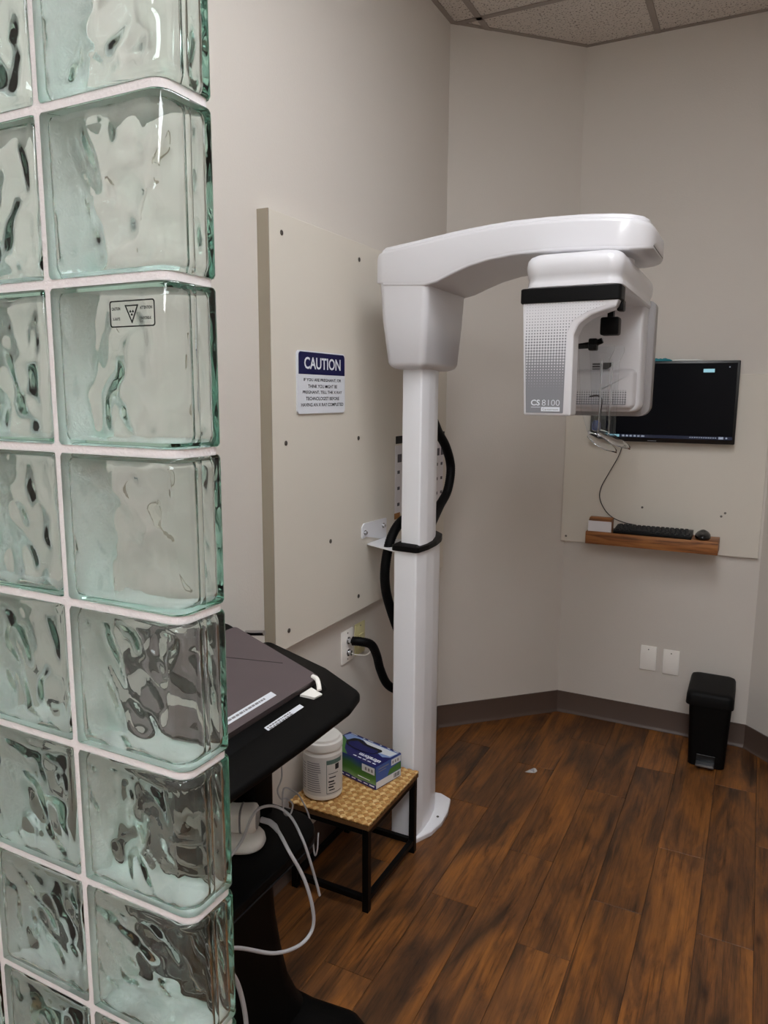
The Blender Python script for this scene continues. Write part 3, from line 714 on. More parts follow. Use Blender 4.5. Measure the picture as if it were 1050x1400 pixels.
# ------------------------------------------------------------------ back wall: board, tv, shelf and its things
yb = C2[1]
t = thing('backing_board', 'beige board behind the television and the wooden shelf', 'board', ((C2[0] + C3[0]) / 2, yb, .838))
obj('board', MB().box(C2[0] - .012, C3[0] - .010, yb - .020, yb - .0005, .838, 1.594, .0012, 1), 'board', t)
for x_, z_ in ((.452, .862), (.78, 1.02), (1.098, 1.005), (1.112, 1.02)):
    obj('screw', MB().lathe((x_, yb - .020, z_), [(.005, .0005), (.005, -.001), (.001, -.002)], 12, 'y'), 'screw', t)
tx0, tx1, tz0, tz1, ty = .546, 1.127, 1.309, 1.648, 3.335
t = thing('television', 'black flat television with a dark screen and blue taskbar', 'television', ((tx0 + tx1) / 2, yb - .03, tz0))
obj('case', merge(MB().box(tx0, tx1, ty, ty + .022, tz0, tz1, .003, 2), MB().box(tx0 + .1, tx1 - .1, ty + .02, ty + .038, tz0 + .05, tz1 - .06, .006, 2)), 'black_gloss', t)
obj('wall_mount', MB().box(.74, .93, ty + .036, yb - .0202, 1.39, 1.55), 'black_metal', t)
S = obj('screen', MB().box(tx0 + .010, tx1 - .010, ty - .0006, ty + .001, tz0 + .018, tz1 - .010), 'screen', t, smooth=0)
y_ = ty - .0012
def onscr(n_, a, m_, lab_=None): obj(n_, MB().box(a[0], a[1], y_, ty - .0005, a[2], a[3]), m_, S, smooth=0, plabel=lab_)
onscr('taskbar', (tx0 + .010, tx1 - .010, 1.3275, 1.3400), 'screen_bar')
onscr('search_field', (.612, .672, 1.3285, 1.3390), 'screen_cyan', 'pale blue field on the taskbar')
for k in range(6): onscr('taskbar_icon', (.684 + k * .0158, .684 + k * .0158 + (.009 if k < 5 else .013), 1.3305, 1.3375), 'screen_white')
for k in range(12): onscr('tray_icon', (.955 + k * .0088, .955 + k * .0088 + .0055, 1.3325, 1.3365), 'screen_white')
onscr('clock', (1.066, 1.084, 1.3295, 1.3390), 'screen_white')
onscr('tray_icon', (1.092, 1.099, 1.3315, 1.3375), 'screen_white')
onscr('message_box', (.991, 1.033, 1.6005, 1.6145), 'screen_cyan', 'small pale blue box near the top of the screen')
onscr('close_mark', (1.086, 1.090, 1.6195, 1.6235), 'screen_white')
obj('maker_mark', MB().box(.79, .825, ty - .0008, ty + .0005, 1.3135, 1.3165), 'label_grey', t, smooth=0)
# cloth on the tv
def crumple(x0, x1, y0, y1, z0, h, seed, nx=16, ny=6):
    top = []
    for i in range(nx + 1):
        for j in range(ny + 1):
            u, v = i / nx, j / ny; e_ = min(1, 4 * min(u, 1 - u) + .15) * min(1, 4 * min(v, 1 - v) + .3)
            top.append((x0 + (x1 - x0) * u, y0 + (y1 - y0) * v, z0 + .0015 + h * e_ * (.55 + .7 * abs(noise.noise(Vector((u * 5 + seed, v * 3, seed)))))))
    n_ = (nx + 1) * (ny + 1); vs = top + [(x, y, z0 + .0003) for x, y, z in top]; fs = []
    for i in range(nx):
        for j in range(ny):
            a = i * (ny + 1) + j; b_ = a + ny + 1
            fs += [[a, b_, b_ + 1, a + 1], [a + n_, a + 1 + n_, b_ + 1 + n_, b_ + n_]]
    bd = [i * (ny + 1) for i in range(nx + 1)] + [nx * (ny + 1) + j for j in range(1, ny + 1)] + [i * (ny + 1) + ny for i in range(nx - 1, -1, -1)] + [j for j in range(ny - 1, 0, -1)]
    for a, b_ in zip(bd, bd[1:] + bd[:1]): fs.append([a, b_, b_ + n_, a + n_][::-1])
    return MB().add(vs, fs)
t = thing('folded_cloth', 'teal and white folded cloth lying on top of the television', 'cloth', (.87, ty + .01, tz1))
obj('teal_fold', crumple(.775, .868, ty - .003, ty + .021, tz1, .011, 2.0), 'teal_cloth', t)
obj('white_fold', crumple(.862, .985, ty - .002, ty + .020, tz1, .007, 5.0), 'white_cloth', t)
# shelf
shx0, shx1, shy0, shz0, shz1 = .567, 1.100, 3.245, .862, .9165
t = obj('floating_shelf', MB().box(shx0, shx1, shy0, yb - .0202, shz0, shz1, .002, 2), 'oak', smooth=40, label='short thick oak shelf below the television', cat='shelf')
t = thing('card_holder', 'small wood block with a white card at the end of the shelf', 'card holder', (.622, 3.30, shz1))
obj('block', MB().prism_x([(3.262, shz1 + .0003), (3.318, shz1 + .0003), (3.318, shz1 + .058), (3.285, shz1 + .058), (3.262, shz1 + .046)], .575, .672), 'oak', t, smooth=0)
obj('card', MB().box(.574, .673, 3.2590, 3.2615, shz1 + .0005, shz1 + .046), 'paper', t, smooth=0)
t = K = thing('keyboard', 'black keyboard lying on the wooden shelf', 'keyboard', (.835, 3.3, shz1))
kx0, kx1, ky0, ky1 = .683, .996, 3.248, 3.368
kz = lambda y_: shz1 + .013 + (y_ - ky0) * .09
obj('body', MB().prism_x(rpoly([(ky0, shz1 + .0004), (ky1, shz1 + .0004), (ky1, kz(ky1)), (ky0, kz(ky0))], .003, 3), kx0, kx1), 'kb_body', t)
mb = MB()
for r_ in range(5):
    y_ = ky0 + .010 + r_ * .0205; x_ = kx0 + .008 + (0, .012, .008, .004, 0)[r_]
    while x_ < kx1 - .022:
        w_ = .085 if (r_ == 0 and .74 < x_ < .76) else .0165
        z_ = kz(y_ + .008)
        mb.loft([[(x_, y_, z_ - .003), (x_ + w_, y_, z_ - .003), (x_ + w_, y_ + .0165, z_ - .001), (x_, y_ + .0165, z_ - .001)], [(x_ + .002, y_ + .002, z_ + .005), (x_ + w_ - .002, y_ + .002, z_ + .005), (x_ + w_ - .002, y_ + .0145, z_ + .006), (x_ + .002, y_ + .0145, z_ + .006)]])
        x_ += w_ + .0028
obj('keys', mb, 'key', t, smooth=0, kind='stuff')
t = M_ = thing('computer_mouse', 'glossy black computer mouse at the right end of the shelf', 'mouse', (1.037, 3.30, shz1))
rg = []
for zf, s_ in ((.0005, .88), (.006, .98), (.012, 1.0), (.020, .92), (.027, .72), (.032, .42), (.0335, .15)):
    rg.append([(1.037 + .031 * s_ * math.cos(a) , 3.302 + .052 * s_ * math.sin(a), shz1 + zf * (1 + .12 * math.sin(a))) for a in [2 * math.pi * k / 28 for k in range(28)]])
obj('shell', MB().loft(rg), 'mouse', t, smooth=60)
obj('scroll_wheel', MB().lathe((1.034, 3.270, shz1 + .0195), [(.004, 0), (.0065, .001), (.0065, .005), (.004, .006)], 16, 'x'), 'key', t)
cab = spline([(.69, 3.362, 1.32), (.671, 3.363, 1.245), (.632, 3.365, 1.165), (.602, 3.366, 1.10), (.598, 3.366, 1.05), (.622, 3.366, 1.0), (.66, 3.366, .966), (.71, 3.366, .948), (.76, 3.3665, .941)], 8)
obj('keyboard_cable', MB().tube(cab, .0019, 8), 'cable_dark', label='thin black cable hanging from the television down to the keyboard', cat='cable')
# blank plates
for x0, x1, z0, z1, lab_ in ((.809, .878, .277, .390, 'blank white wall plate farther from the black bin'), (.906, .974, .273, .386, 'blank white wall plate nearer the black bin')):
    t = thing('wall_plate', lab_, 'wall plate', ((x0 + x1) / 2, yb, z0), 'blank wall plates')
    obj('cover_plate', MB().box(x0, x1, yb - .006, yb - .0005, z0, z1, .0018, 2), 'plate_white', t)
    obj('screw', MB().lathe(((x0 + x1) / 2, yb - .006, z1 - .016), [(.0028, .0004), (.0028, -.0003), (.001, -.0009)], 10, 'y'), 'screw', t)

# ------------------------------------------------------------------ pedal bin and wrapper
t = thing('pedal_bin', 'slim black pedal bin against the far wall', 'bin', (1.12, 3.24, 0))
rg = [[(x, y, z) for x, y in rrect(1.122 - a, 1.122 + a, y0_, y1_, .02, 5)] for z, a, y0_, y1_ in ((.001, .066, 3.124, 3.345), (.004, .069, 3.121, 3.348), (.275, .080, 3.112, 3.366))]
obj('body', MB().loft(rg), 'bin', t, smooth=40)
rg = [[(x, y, z) for x, y in rrect(1.119 - a, 1.119 + a, 3.244 - b_, 3.244 + b_, .022, 6)] for z, a, b_ in ((.262, .0885, .1335), (.266, .090, .135), (.302, .088, .133), (.312, .084, .129), (.317, .076, .121), (.3185, .062, .105))]
obj('lid', MB().loft(rg), 'bin_lid', t, smooth=45)
obj('pedal', MB().box(1.084, 1.154, 3.083, 3.125, .016, .027, .003, 2), 'steel', t)
obj('pedal_recess', MB().box(1.084, 1.156, 3.1185, 3.124, .006, .055, .002, 1), 'black_gloss', t)
cr_ = MB().add([(.486, 2.770, .0006), (.512, 2.752, .0006), (.518, 2.772, .0008), (.494, 2.785, .0006), (.503, 2.765, .014), (.474, 2.742, .0006), (.488, 2.738, .003), (.509, 2.775, .010)],
               [[0, 1, 4], [1, 2, 7], [1, 7, 4], [2, 3, 7], [3, 4, 7], [3, 0, 4], [0, 5, 6], [0, 6, 1], [0, 3, 2], [0, 2, 1]])
obj('wrapper_scrap', cr_, 'wrapper', smooth=0, label='tiny crumpled silver wrapper on the wooden floor', cat='litter')

# ------------------------------------------------------------------ woven stool, canister, glove box
ax0, ax1, ay0, ay1, az = .030, .305, 1.718, 2.066, .285
t = thing('woven_stool', 'small stool with woven cane top and black metal frame', 'stool', ((ax0 + ax1) / 2, (ay0 + ay1) / 2, 0))
obj('seat_board', MB().box(ax0, ax1, ay0, ay1, az - .021, az - .004, .002, 1), 'cane_base', t)
warp, weft = MB(), MB(); cs_ = .0165
cxm, cym = (ax0 + ax1) / 2, (ay0 + ay1) / 2
for i in range(-16, 17):
    for j in range(-16, 17):
        u0, v0 = i * cs_, j * cs_
        along = (i + j) % 2 == 0
        px_, py_ = cxm + (u0 - v0) * Q, cym + (u0 + v0) * Q
        if not (ax0 - .008 < px_ < ax1 + .008 and ay0 - .008 < py_ < ay1 + .008): continue
        rg = []
        for s_ in range(5):
            e_ = -.78 + s_ * .39; hz = az - .0048 + .0052 * math.cos(e_ / .78 * 1.45)
            ring = []
            for q_, dz in ((-.43, -.003), (-.43, -.0006), (0, .0006), (.43, -.0006), (.43, -.003)):
                uu, vv = (u0 + e_ * cs_, v0 + q_ * cs_) if along else (u0 + q_ * cs_, v0 + e_ * cs_)
                ring.append((min(ax1, max(ax0, cxm + (uu - vv) * Q)), min(ay1, max(ay0, cym + (uu + vv) * Q)), max(az - .0065, hz + dz)))
            rg.append(ring)
        (warp if along else weft).loft(rg)
obj('woven_cane', warp, 'cane', t, smooth=60, kind='stuff')
obj('woven_cane', weft, 'cane_dark', t, smooth=60, kind='stuff')
lb = .010; zl = az - .0215
LEGX, LEGY = (ax0 + .014, ax1 - .014), (ay0 + .014, ay1 - .012)
for x_ in LEGX:
    for y_ in LEGY: obj('leg', MB().box(x_ - lb, x_ + lb, y_ - lb, y_ + lb, .0005, zl, .0012, 1), 'black_metal', t)
for x_ in LEGX:
    obj('lower_rail', MB().box(x_ - .008, x_ + .008, LEGY[0] + lb, LEGY[1] - lb, .030, .048, .001, 1), 'black_metal', t)
    obj('top_rail', MB().box(x_ - .009, x_ + .009, LEGY[0] + lb, LEGY[1] - lb, zl - .018, zl, .001, 1), 'black_metal', t)
for y_ in LEGY:
    obj('lower_rail', MB().box(LEGX[0] + lb, LEGX[1] - lb, y_ - .008, y_ + .008, .030, .048, .001, 1), 'black_metal', t)
    obj('top_rail', MB().box(LEGX[0] + lb, LEGX[1] - lb, y_ - .009, y_ + .009, zl - .018, zl, .001, 1), 'black_metal', t)

CC = (.094, 1.812, az + .002)
t = thing('wipes_canister', 'white wipes canister with round lid on the woven stool', 'canister', CC)
t.scale = (1.19, 1.19, 1.10)
R0 = .0505
obj('body', MB().lathe(CC, [(R0 - .006, 0), (R0 - .001, .003), (R0 + .0005, .008), (R0, .012), (R0, .132), (R0 - .003, .138), (R0 - .003, .150)], 48), 'canister', t, smooth=40)
obj('lid', MB().lathe(CC, [(R0 - .002, .142), (R0 + .001, .143), (R0 + .0015, .160), (R0 + .0008, .163), (R0 - .003, .165), (R0 - .0045, .1655), (R0 - .006, .172), (R0 - .010, .1745), (R0 - .02, .175), (.004, .1752)], 48), 'canister', t, smooth=40)
def arcpatch(a0, a1, z0, z1, r_, th=.0004, n_=16):
    p_ = [(CC[0] + (r_ + th) * math.cos(a0 + (a1 - a0) * k / n_), CC[1] + (r_ + th) * math.sin(a0 + (a1 - a0) * k / n_)) for k in range(n_ + 1)]
    p_ += [(CC[0] + (r_ - .001) * math.cos(a1 + (a0 - a1) * k / n_), CC[1] + (r_ - .001) * math.sin(a1 + (a0 - a1) * k / n_)) for k in range(n_ + 1)]
    return MB().prism(p_, CC[2] + z0, CC[2] + z1)
lb_ = obj('label', arcpatch(math.radians(-150), math.radians(20), .016, .128, R0, .0003, 40), 'canister_label', t, smooth=30)
D = math.radians
mk = MB()
for k in range(14):
    q_ = arcpatch(D(-108), D(-64 - (k * 37 % 9)), .026 + k * .0064, .0285 + k * .0064, R0, .0006); mk.add(q_.v, q_.f)
for k in range(10):
    q_ = arcpatch(D(-145), D(-116), .03 + k * .008, .0325 + k * .008, R0, .0006, 8); mk.add(q_.v, q_.f)
obj('small_print', mk, 'label_grey', lb_, smooth=30)
mk = MB()
for a in ((-48, -46.5, .022, .118), (-48, 8, .116, .1185)):
    q_ = arcpatch(D(a[0]), D(a[1]), a[2], a[3], R0, .0006); mk.add(q_.v, q_.f)
q_ = arcpatch(D(-47), D(6), .106, .116, R0, .0005); mk.add(q_.v, q_.f)
obj('label_border', mk, 'label_teal', lb_, smooth=30)
mk = MB()
for a in ((-42, -10, .078, .0795), (-40, -18, .066, .069), (-42, -24, .054, .058), (-40, -20, .046, .049), (-42, -26, .038, .042), (-40, -22, .030, .033), (-48, 4, .021, .0225)):
    q_ = arcpatch(D(a[0]), D(a[1]), a[2], a[3], R0, .0006); mk.add(q_.v, q_.f)
q_ = arcpatch(D(-20), D(-6), .088, .104, R0, .0007); mk.add(q_.v, q_.f)
obj('printed_marks', mk, 'ink', lb_, smooth=30)

# glove box: local frame, long side u, short side v
gz = az + .0022
P0 = Vector((.236, 1.893, gz)); U_ = Vector((-.969, .248, 0)).normalized(); V_ = Vector((-U_.y, U_.x, 0)) * -1
LU, LV, HB = .228, .122, .076
t = thing('glove_box', 'blue and green disposable glove box on the woven stool', 'glove box', P0 + U_ * LU / 2 + V_ * LV / 2)
def gp(u, v, h): return (P0 + U_ * u + V_ * v + Vector((0, 0, h)))[:]
def gbox(u0, u1, v0, v1, h0, h1): 
    c8 = [gp(u, v, h) for h in (h0, h1) for u, v in ((u0, v0), (u1, v0), (u1, v1), (u0, v1))]
    return MB().loft([c8[:4], c8[4:]])
obj('carton', gbox(0, LU, 0, LV, 0, HB), 'box_print_art', t, smooth=0)
def flat(poly, face, th=.0005):
    if face == 'top': A = [gp(u, v, HB) for u, v in poly]; B = [gp(u, v, HB + th) for u, v in poly]
    if face == 'front': A = [gp(u, 0, v) for u, v in poly]; B = [gp(u, -th, v) for u, v in poly]
    if face == 'side': A = [gp(0, u, v) for u, v in poly]; B = [gp(-th, u, v) for u, v in poly]
    return MB().loft([A, B])
rc = lambda a, b, c_, d: [(a, c_), (b, c_), (b, d), (a, d)]
TP = obj('top_panel', flat(rc(0, LU, 0, LV), 'top', .0004), 'box_navy', t, smooth=0)
mat('label_green', srgb(70, 118, 58), .45); mat('box_blue', srgb(62, 92, 158), .45); mat('box_pale', srgb(126, 150, 196), .45)
obj('green_swoosh', flat([(LU - .003, .003), (LU - .003, LV * .72), (LU * .86, LV * .60), (LU * .70, LV * .22), (LU * .55, .003)], 'top', .0006), 'label_green', TP, smooth=0)
obj('pale_swoosh', flat([(LU - .004, LV * .74), (LU * .86, LV * .62), (LU * .66, LV * .88), (LU * .30, LV * .62), (LU * .12, LV * .50), (.006, LV * .62), (.004, LV * .93), (LU * .95, LV * .93)], 'top', .0005), 'box_pale', TP, smooth=0)
obj('white_swoosh', flat([(LU * .70, LV * .90), (LU * .45, LV * .70), (LU * .22, LV * .62), (LU * .05, LV * .66), (.006, LV * .90)], 'top', .0008), 'box_white', TP, smooth=0)
slot = [(.85, .55), (.81, .80), (.71, .86), (.556, .755), (.40, .76), (.25, .77), (.21, .70), (.28, .44), (.45, .36), (.60, .36), (.76, .42)]
slot = rpoly([(a * LU, b_ * LV) for a, b_ in slot], .014, 4)
obj('opening', flat(slot, 'top', .0012), 'ink_black', TP, smooth=0)
sl2 = rpoly([(a * LU, b_ * LV) for a, b_ in ((.80, .55), (.70, .74), (.556, .66), (.40, .65), (.24, .68), (.28, .46), (.45, .385), (.60, .385), (.74, .44))], .012, 4)
obj('glove_edge', flat(sl2, 'top', .0017), 'glove_blue', TP, smooth=0, plabel='dark blue gloves showing in the opening')
obj('top_ink', merge(*[flat(rc(LU * (.03 + .16 * k), LU * (.03 + .16 * k) + LU * (.09, .05, .03, .1, .04, .12)[k], LV * .955, LV * .975), 'top', .0009) for k in range(6)]), 'box_print', TP, smooth=0)
obj('lettering', textmb('ultraform', (gp(LU * .235, LV * .235, HB + .0011), U_, -V_), width=.088, height=.019, bold=.03), 'box_print', TP, smooth=0)
obj('top_marks', merge(*[flat(rc(LU * (.05 + .09 * k), LU * (.05 + .09 * k) + LU * .06, LV * .085, LV * .115), 'top', .0009) for k in range(5)]), 'box_print', TP, smooth=0)
FP = obj('front_panel_white', flat(rc(.005, .058, .046, .069), 'front'), 'box_white', t, smooth=0, plabel='white size panel')
obj('size_marks', merge(*[flat(rc(.012 + k * .013, .019 + k * .013, .052, .062), 'front', .0009) for k in range(3)]), 'label_grey', FP, smooth=0)
obj('front_ink', merge(flat(rc(.006, .026, .006, .0095), 'front', .0009), *[flat(rc(.034 + k * .026, .05 + k * .026, .006, .008), 'front', .0009) for k in range(7)], flat(rc(.025, .075, .022, .0235), 'front', .0009)), 'box_print', t, smooth=0)
SP = obj('end_panel', flat(rc(.001, LV - .001, .001, HB - .001), 'side', .0004), 'box_blue', t, smooth=0)
obj('end_green', flat([(LV * .45, .026), (LV - .002, .026), (LV - .002, .050), (LV * .55, .044)], 'side', .0006), 'label_green', SP, smooth=0)
obj('end_white', merge(flat(rc(.002, LV - .002, .002, .024), 'side', .0006), flat(rc(LV * .60, LV - .002, .052, .072), 'side', .0006)), 'box_white', SP, smooth=0)
obj('barcode', merge(*[flat(rc(LV * .70 + k * .0045, LV * .70 + k * .0045 + (.003 if k % 3 else .0015), .006, .020), 'side', .0009) for k in range(7)]), 'box_ink', SP, smooth=0)
obj('end_marks', merge(*[flat(rc(LV * .64 + k * .012, LV * .64 + k * .012 + .007, .057, .066), 'side', .0009) for k in range(3)], flat(rc(.012, LV * .5, .062, .065), 'side', .0009), flat(rc(.012, LV * .4, .054, .056), 'side', .0009)), 'label_grey', SP, smooth=0)

# ------------------------------------------------------------------ black cart
t = CT = thing('workstation_cart', 'black mobile workstation cart between the glass blocks and the stool', 'cart', (.25, 1.15, 0))
dk = rpoly([(.085, .86), (.462, .86), (.470, 1.15), (.470, 1.32), (.452, 1.405), (.30, 1.50), (.045, 1.605), (.045, .90)], [.03, .06, 0, .06, .06, .1, .02, .03], 6)
dk = dk if sum(dk[i - 1][0] * dk[i][1] - dk[i][0] * dk[i - 1][1] for i in range(len(dk))) > 0 else dk[::-1]
obj('desk_top', MB().loft([[(x, y, z) for x, y in (inset(dk, d) if d else dk)] for z, d in ((.809, .012), (.812, .003), (.816, 0), (.825, 0), (.829, .003), (.831, .008))]), 'cart_black', t, smooth=40)
# tilted tray on the desk
sl = (.944 - .861) / (.108 - .345)
zt_ = lambda x_: .861 + sl * (x_ - .345)
tr_ = rpoly([(.060, .93), (.388, .93), (.392, 1.10), (.390, 1.34), (.370, 1.392), (.33, 1.405), (.060, 1.405)], [.02, .03, 0, .03, .03, .02, .02], 5)
TR = obj('tilted_tray', MB().loft([[(x, y, max(.8305, zt_(x) - .060 - .02 * (.39 - x))) for x, y in tr_], [(x, y, zt_(x) - .022) for x, y in tr_], [(x, y, zt_(x) - .019) for x, y in inset(tr_, .004)]]), 'cart_black', t, smooth=40)
tn = Vector((-sl, 0, 1)).normalized(); td = Vector((1, 0, sl)).normalized()
def tp(x_, y_, up): return (Vector((x_, y_, zt_(x_) - .019)) + tn * up)[:]
def tbox(x0, x1, y0, y1, u0, u1, r_=0.0):
    pl = rrect(x0, x1, y0, y1, r_, 4) if r_ else [(x0, y0), (x1, y0), (x1, y1), (x0, y1)]
    return MB().loft([[tp(x, y, u0) for x, y in pl], [tp(x, y, u1) for x, y in pl]])
obj('label_strip', tbox(.368, .382, 1.145, 1.275, .0002, .0010), 'sign_white', TR, smooth=0, plabel='white label strip on the tray lip')
def marks(x0, x1, y0, y1, n_, up, rows=2):
    mb = MB(); rnd = random.Random(n_)
    for r_ in range(rows):
        y_ = y0
        while y_ < y1:
            w_ = rnd.uniform(.003, .011); xa = x0 + (x1 - x0) * (r_ + .15) / rows; xb = x0 + (x1 - x0) * (r_ + .8) / rows
            q_ = tbox(xa, xb, y_, min(y1, y_ + w_), up - .0002, up + .0003); mb.add(q_.v, q_.f); y_ += w_ + .0025
    return mb
obj('label_text', marks(.370, .380, 1.15, 1.235, 3, .0011), 'label_grey', TR, smooth=0, kind='stuff')
obj('handle_rod', MB().tube([(.112, 1.425, .912), (.168, 1.425, .921)], .0065, 14), 'chrome', t)
obj('rod_post', MB().tube([(.116, 1.425, .912), (.116, 1.425, .825)], .005, 10), 'black_metal', t)
obj('upper_post', MB().loft([[(x, y, z) for x, y in rrect(.075, .232, 1.275, 1.372, .02, 5)] for z in (.50, .812)]), 'cart_black', t, smooth=40)
obj('lift_rod', MB().lathe((.215, 1.235, .655), [(.009, 0), (.011, .002), (.011, .156)], 18), 'steel', t)
sh_ = rpoly([(.06, .86), (.372, .86), (.376, 1.39), (.06, 1.39)], [.05, .1, .095, .05], 8)
obj('mid_shelf', MB().loft([[(x, y, z) for x, y in (inset(sh_, d) if d else sh_)] for z, d in ((.395, .10), (.43, .05), (.455, .02), (.48, .003), (.492, 0), (.50, .003), (.502, .008))]), 'cart_black', t, smooth=40)
obj('shelf_trim', MB().loft([[(x, y, z) for x, y in inset(sh_, d)] for z, d in ((.4765, .003), (.4770, .0005), (.4785, .0005), (.479, .003))]), 'key', t, smooth=40)
rg = []
for z, a, b_, r_ in ((.06, .165, .225, .06), (.10, .15, .205, .06), (.16, .137, .185, .06), (.24, .126, .168, .05), (.33, .120, .156, .05), (.42, .118, .150, .05)):
    rg.append([(x, y, z) for x, y in rrect(.205 - a, .205 + a, 1.11 - b_, 1.11 + b_, r_, 6)])
obj('lower_post', MB().loft(rg), 'cart_black', t, smooth=50)
ft = rpoly([(.03, .80), (.40, .80), (.56, .86), (.575, 1.20), (.535, 1.31), (.47, 1.345), (.36, 1.335), (.03, 1.36)], [.08, .1, .12, .1, .05, .05, .06, .06], 6)
obj('foot', MB().loft([[(x, y, z) for x, y in (inset(ft, d) if d else ft)] for z, d in ((.022, .02), (.035, .004), (.05, 0), (.066, .004), (.076, .02), (.08, .05))]), 'cart_black', t, smooth=50)
obj('rating_sticker', MB().box(.300, .334, 1.262, 1.288, .0802, .0810), 'sign_white', t, smooth=0, plabel='small white sticker on the foot')
obj('sticker_print', merge(MB().box(.304, .330, 1.276, 1.282, .0810, .0813), MB().box(.304, .318, 1.266, 1.272, .0810, .0813)), 'label_grey', t, smooth=0)
for x_, y_ in ((.10, .88), (.50, .92), (.50, 1.24), (.10, 1.28)):
    w_ = obj('caster', MB().lathe((x_ - .01, y_, .0195), [(.014, 0), (.019, .003), (.019, .017), (.014, .02)], 20, 'x'), 'black_rubber', t)

# laptop on the tray
LX0, LX1, LY0, LY1 = .108, .347, 1.040, 1.382
LZ = lambda x_: zt_(x_)
t = thing('laptop', 'closed grey laptop with a label strip on the tilted cart tray', 'laptop', (LX1, LY1, zt_(LX1) - .018))
obj('base', tbox(LX0, LX1, LY0, LY1, .0006, .0095, .008), 'laptop', t, smooth=40)
LD = obj('lid', tbox(LX0, LX1, LY0, LY1, .0105, .0175, .008), 'laptop', t, smooth=40)
LYs = (LY0 + LY1) / 2
def tl(pts, u0, u1): return MB().loft([[tp(x, y, u0) for x, y in pts], [tp(x, y, u1) for x, y in pts]])
obj('lid_seam', tl([(.110, 1.180), (.2655, 1.352), (.2670, 1.351), (.1105, 1.178)], .0170, .0181), 'seam_dark', LD, smooth=0)
obj('label_strip', tbox(.316, .330, 1.055, 1.235, .0174, .0182), 'sign_white', LD, smooth=0, plabel='white printed label strip')
obj('label_text', marks(.3195, .3265, 1.06, 1.205, 5, .0183, 1), 'label_grey', LD, smooth=0, kind='stuff')
# white clip
cp_ = spline([(.338, 1.366, .0185), (.352, 1.360, .022), (.364, 1.351, .0175), (.372, 1.344, .0115)], 6)
cl = MB().tube([tp(*q_) for q_ in cp_], .0055, 10)
cl2 = MB().loft([[tp(x, y, u) for x, y in ((.352, 1.300), (.352, 1.345), (.381, 1.345), (.378, 1.318))] for u in (.0004, .006)])
obj('white_clip', merge(cl, cl2), 'plate_white', smooth=50, label='small white plastic hook at the corner of the grey laptop', cat='hook')

# scanner handpiece on the mid shelf
t = thing('scanner_handpiece', 'white intraoral scanner resting on the cart shelf', 'scanner', (.26, 1.19, .502))
sd = Vector((.89, .45, 0)).normalized(); sp_ = Vector((-sd.y, sd.x, 0))
def sect(c_, rw, rh, n_=20): return [(Vector(c_) + sp_ * rw * math.copysign(abs(math.cos(2 * math.pi * k / n_)) ** .7, math.cos(2 * math.pi * k / n_)) + Vector((0, 0, rh * math.copysign(abs(math.sin(2 * math.pi * k / n_)) ** .7, math.sin(2 * math.pi * k / n_)))))[:] for k in range(n_)]
B0 = Vector((.205, 1.190, .5025))
cpl = rrect(-.105, .105, -.046, .046, .044, 8)
obj('cradle', MB().loft([[(B0 + sd * x + sp_ * y + Vector((0, 0, z)))[:] for x, y in (inset(cpl, d) if d else cpl)] for z, d in ((0, .010), (.004, .003), (.010, 0), (.020, .002), (.028, .008), (.031, .018))]), 'matte_white', t, smooth=50)
H0 = Vector((.268, 1.232, .5625))
HD = obj('handpiece', MB().loft([sect(H0 - sd * .19 + Vector((0, 0, .022)), .020, .020), sect(H0 - sd * .12 + Vector((0, 0, .014)), .026, .025), sect(H0 - sd * .04, .030, .028), sect(H0, .031, .029), sect(H0 + sd * .006, .030, .028), sect(H0 + sd * .010, .026, .024)]), 'matte_white', t, smooth=50)
obj('grip_ring', MB().loft([sect(H0 - sd * .026, .0308, .0288), sect(H0 - sd * .025, .0314, .0294), sect(H0 - sd * .0225, .0316, .0296), sect(H0 - sd * .0215, .0308, .0288)], caps=False), 'label_grey', HD, smooth=50)
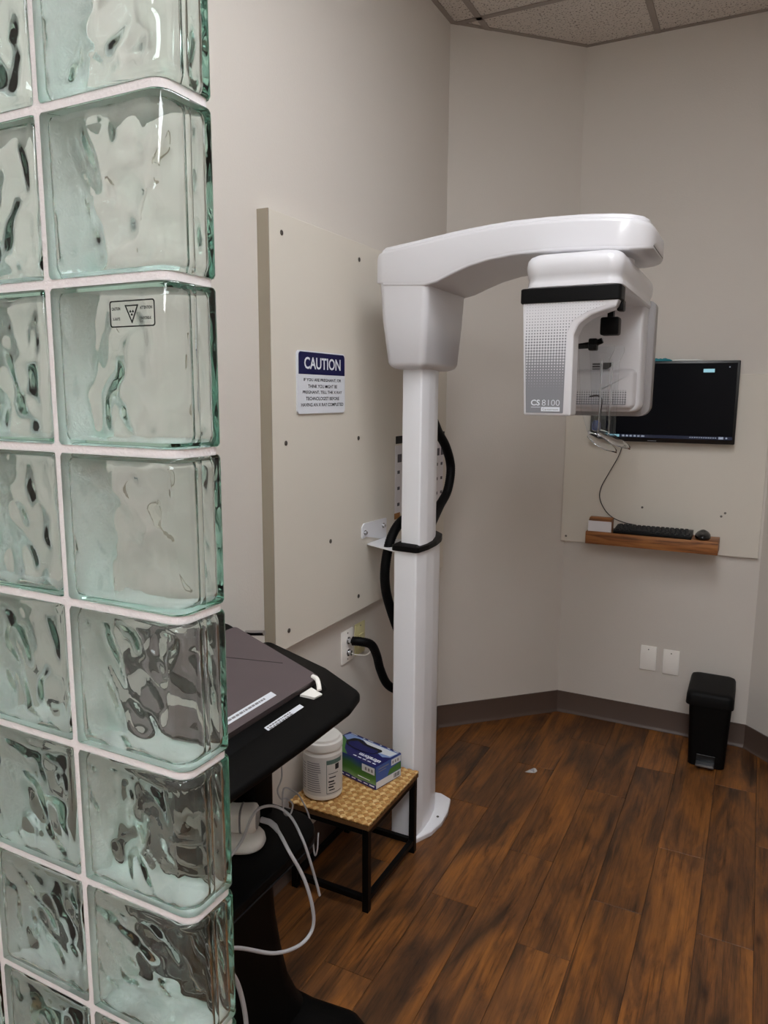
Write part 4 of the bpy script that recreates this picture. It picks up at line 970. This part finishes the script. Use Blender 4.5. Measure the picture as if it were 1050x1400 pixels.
obj('end_cap', MB().loft([sect(H0 + sd * .0095, .0235, .0215), sect(H0 + sd * .0125, .0225, .0205), sect(H0 + sd * .013, .014, .012)]), 'shell_grey', HD, smooth=50)
# cables
cpt = [(.302, 1.246, .556), (.325, 1.236, .556), (.350, 1.222, .550), (.385, 1.202, .535), (.405, 1.227, .463), (.415, 1.246, .383), (.412, 1.25, .326), (.405, 1.21, .312), (.395, 1.129, .348), (.383, 1.025, .432), (.39, .95, .48)]
t = thing('scanner_cable', 'white cable looping from the scanner down beside the black post', 'cable', (.41, 1.24, .24))
obj('cord', MB().tube(spline(cpt, 10), .0040, 10), 'cable_grey', t)
obj('strain_relief', MB().tube([(.284, 1.242, .557), (.305, 1.244, .556), (.325, 1.236, .556), (.34, 1.227, .553)], [.0065, .0065, .0065, .0045], 12), 'cable_grey', t)
c2p = [(.30, 1.10, .545), (.302, 1.15, .566), (.296, 1.19, .592), (.298, 1.222, .600), (.31, 1.262, .585), (.34, 1.275, .563), (.385, 1.250, .542), (.395, 1.262, .493), (.395, 1.293, .409), (.395, 1.308, .364)]
obj('charging_cable', MB().tube(spline(c2p, 10), .0032, 10), 'cable_grey', label='grey cable arching over the scanner and hanging past the shelf', cat='cable')
c3p = [(.25, 1.39, .806), (.262, 1.352, .679), (.275, 1.337, .614), (.28, 1.312, .592), (.285, 1.318, .568), (.285, 1.341, .557), (.29, 1.358, .534), (.297, 1.335, .522), (.299, 1.308, .545), (.288, 1.325, .59), (.300, 1.350, .575), (.302, 1.375, .545), (.312, 1.395, .49), (.318, 1.400, .43), (.326, 1.398, .39), (.335, 1.395, .41), (.335, 1.40, .45)]
obj('coiled_wire', MB().tube(spline(c3p, 10), .0020, 8), 'cable_grey', label='thin tangled wire hanging under the desk of the cart', cat='wire')
c4p = [(.43, .90, .53), (.43, .94, .47), (.42, .977, .406), (.42, .993, .346), (.42, 1.0, .29), (.42, 1.0, .20), (.42, 1.0, .12), (.42, 1.01, .088)]
obj('loose_cable', MB().tube(spline(c4p, 8), .0046, 10), 'cable_grey', label='grey cable dropping behind the lowest glass blocks', cat='cable')
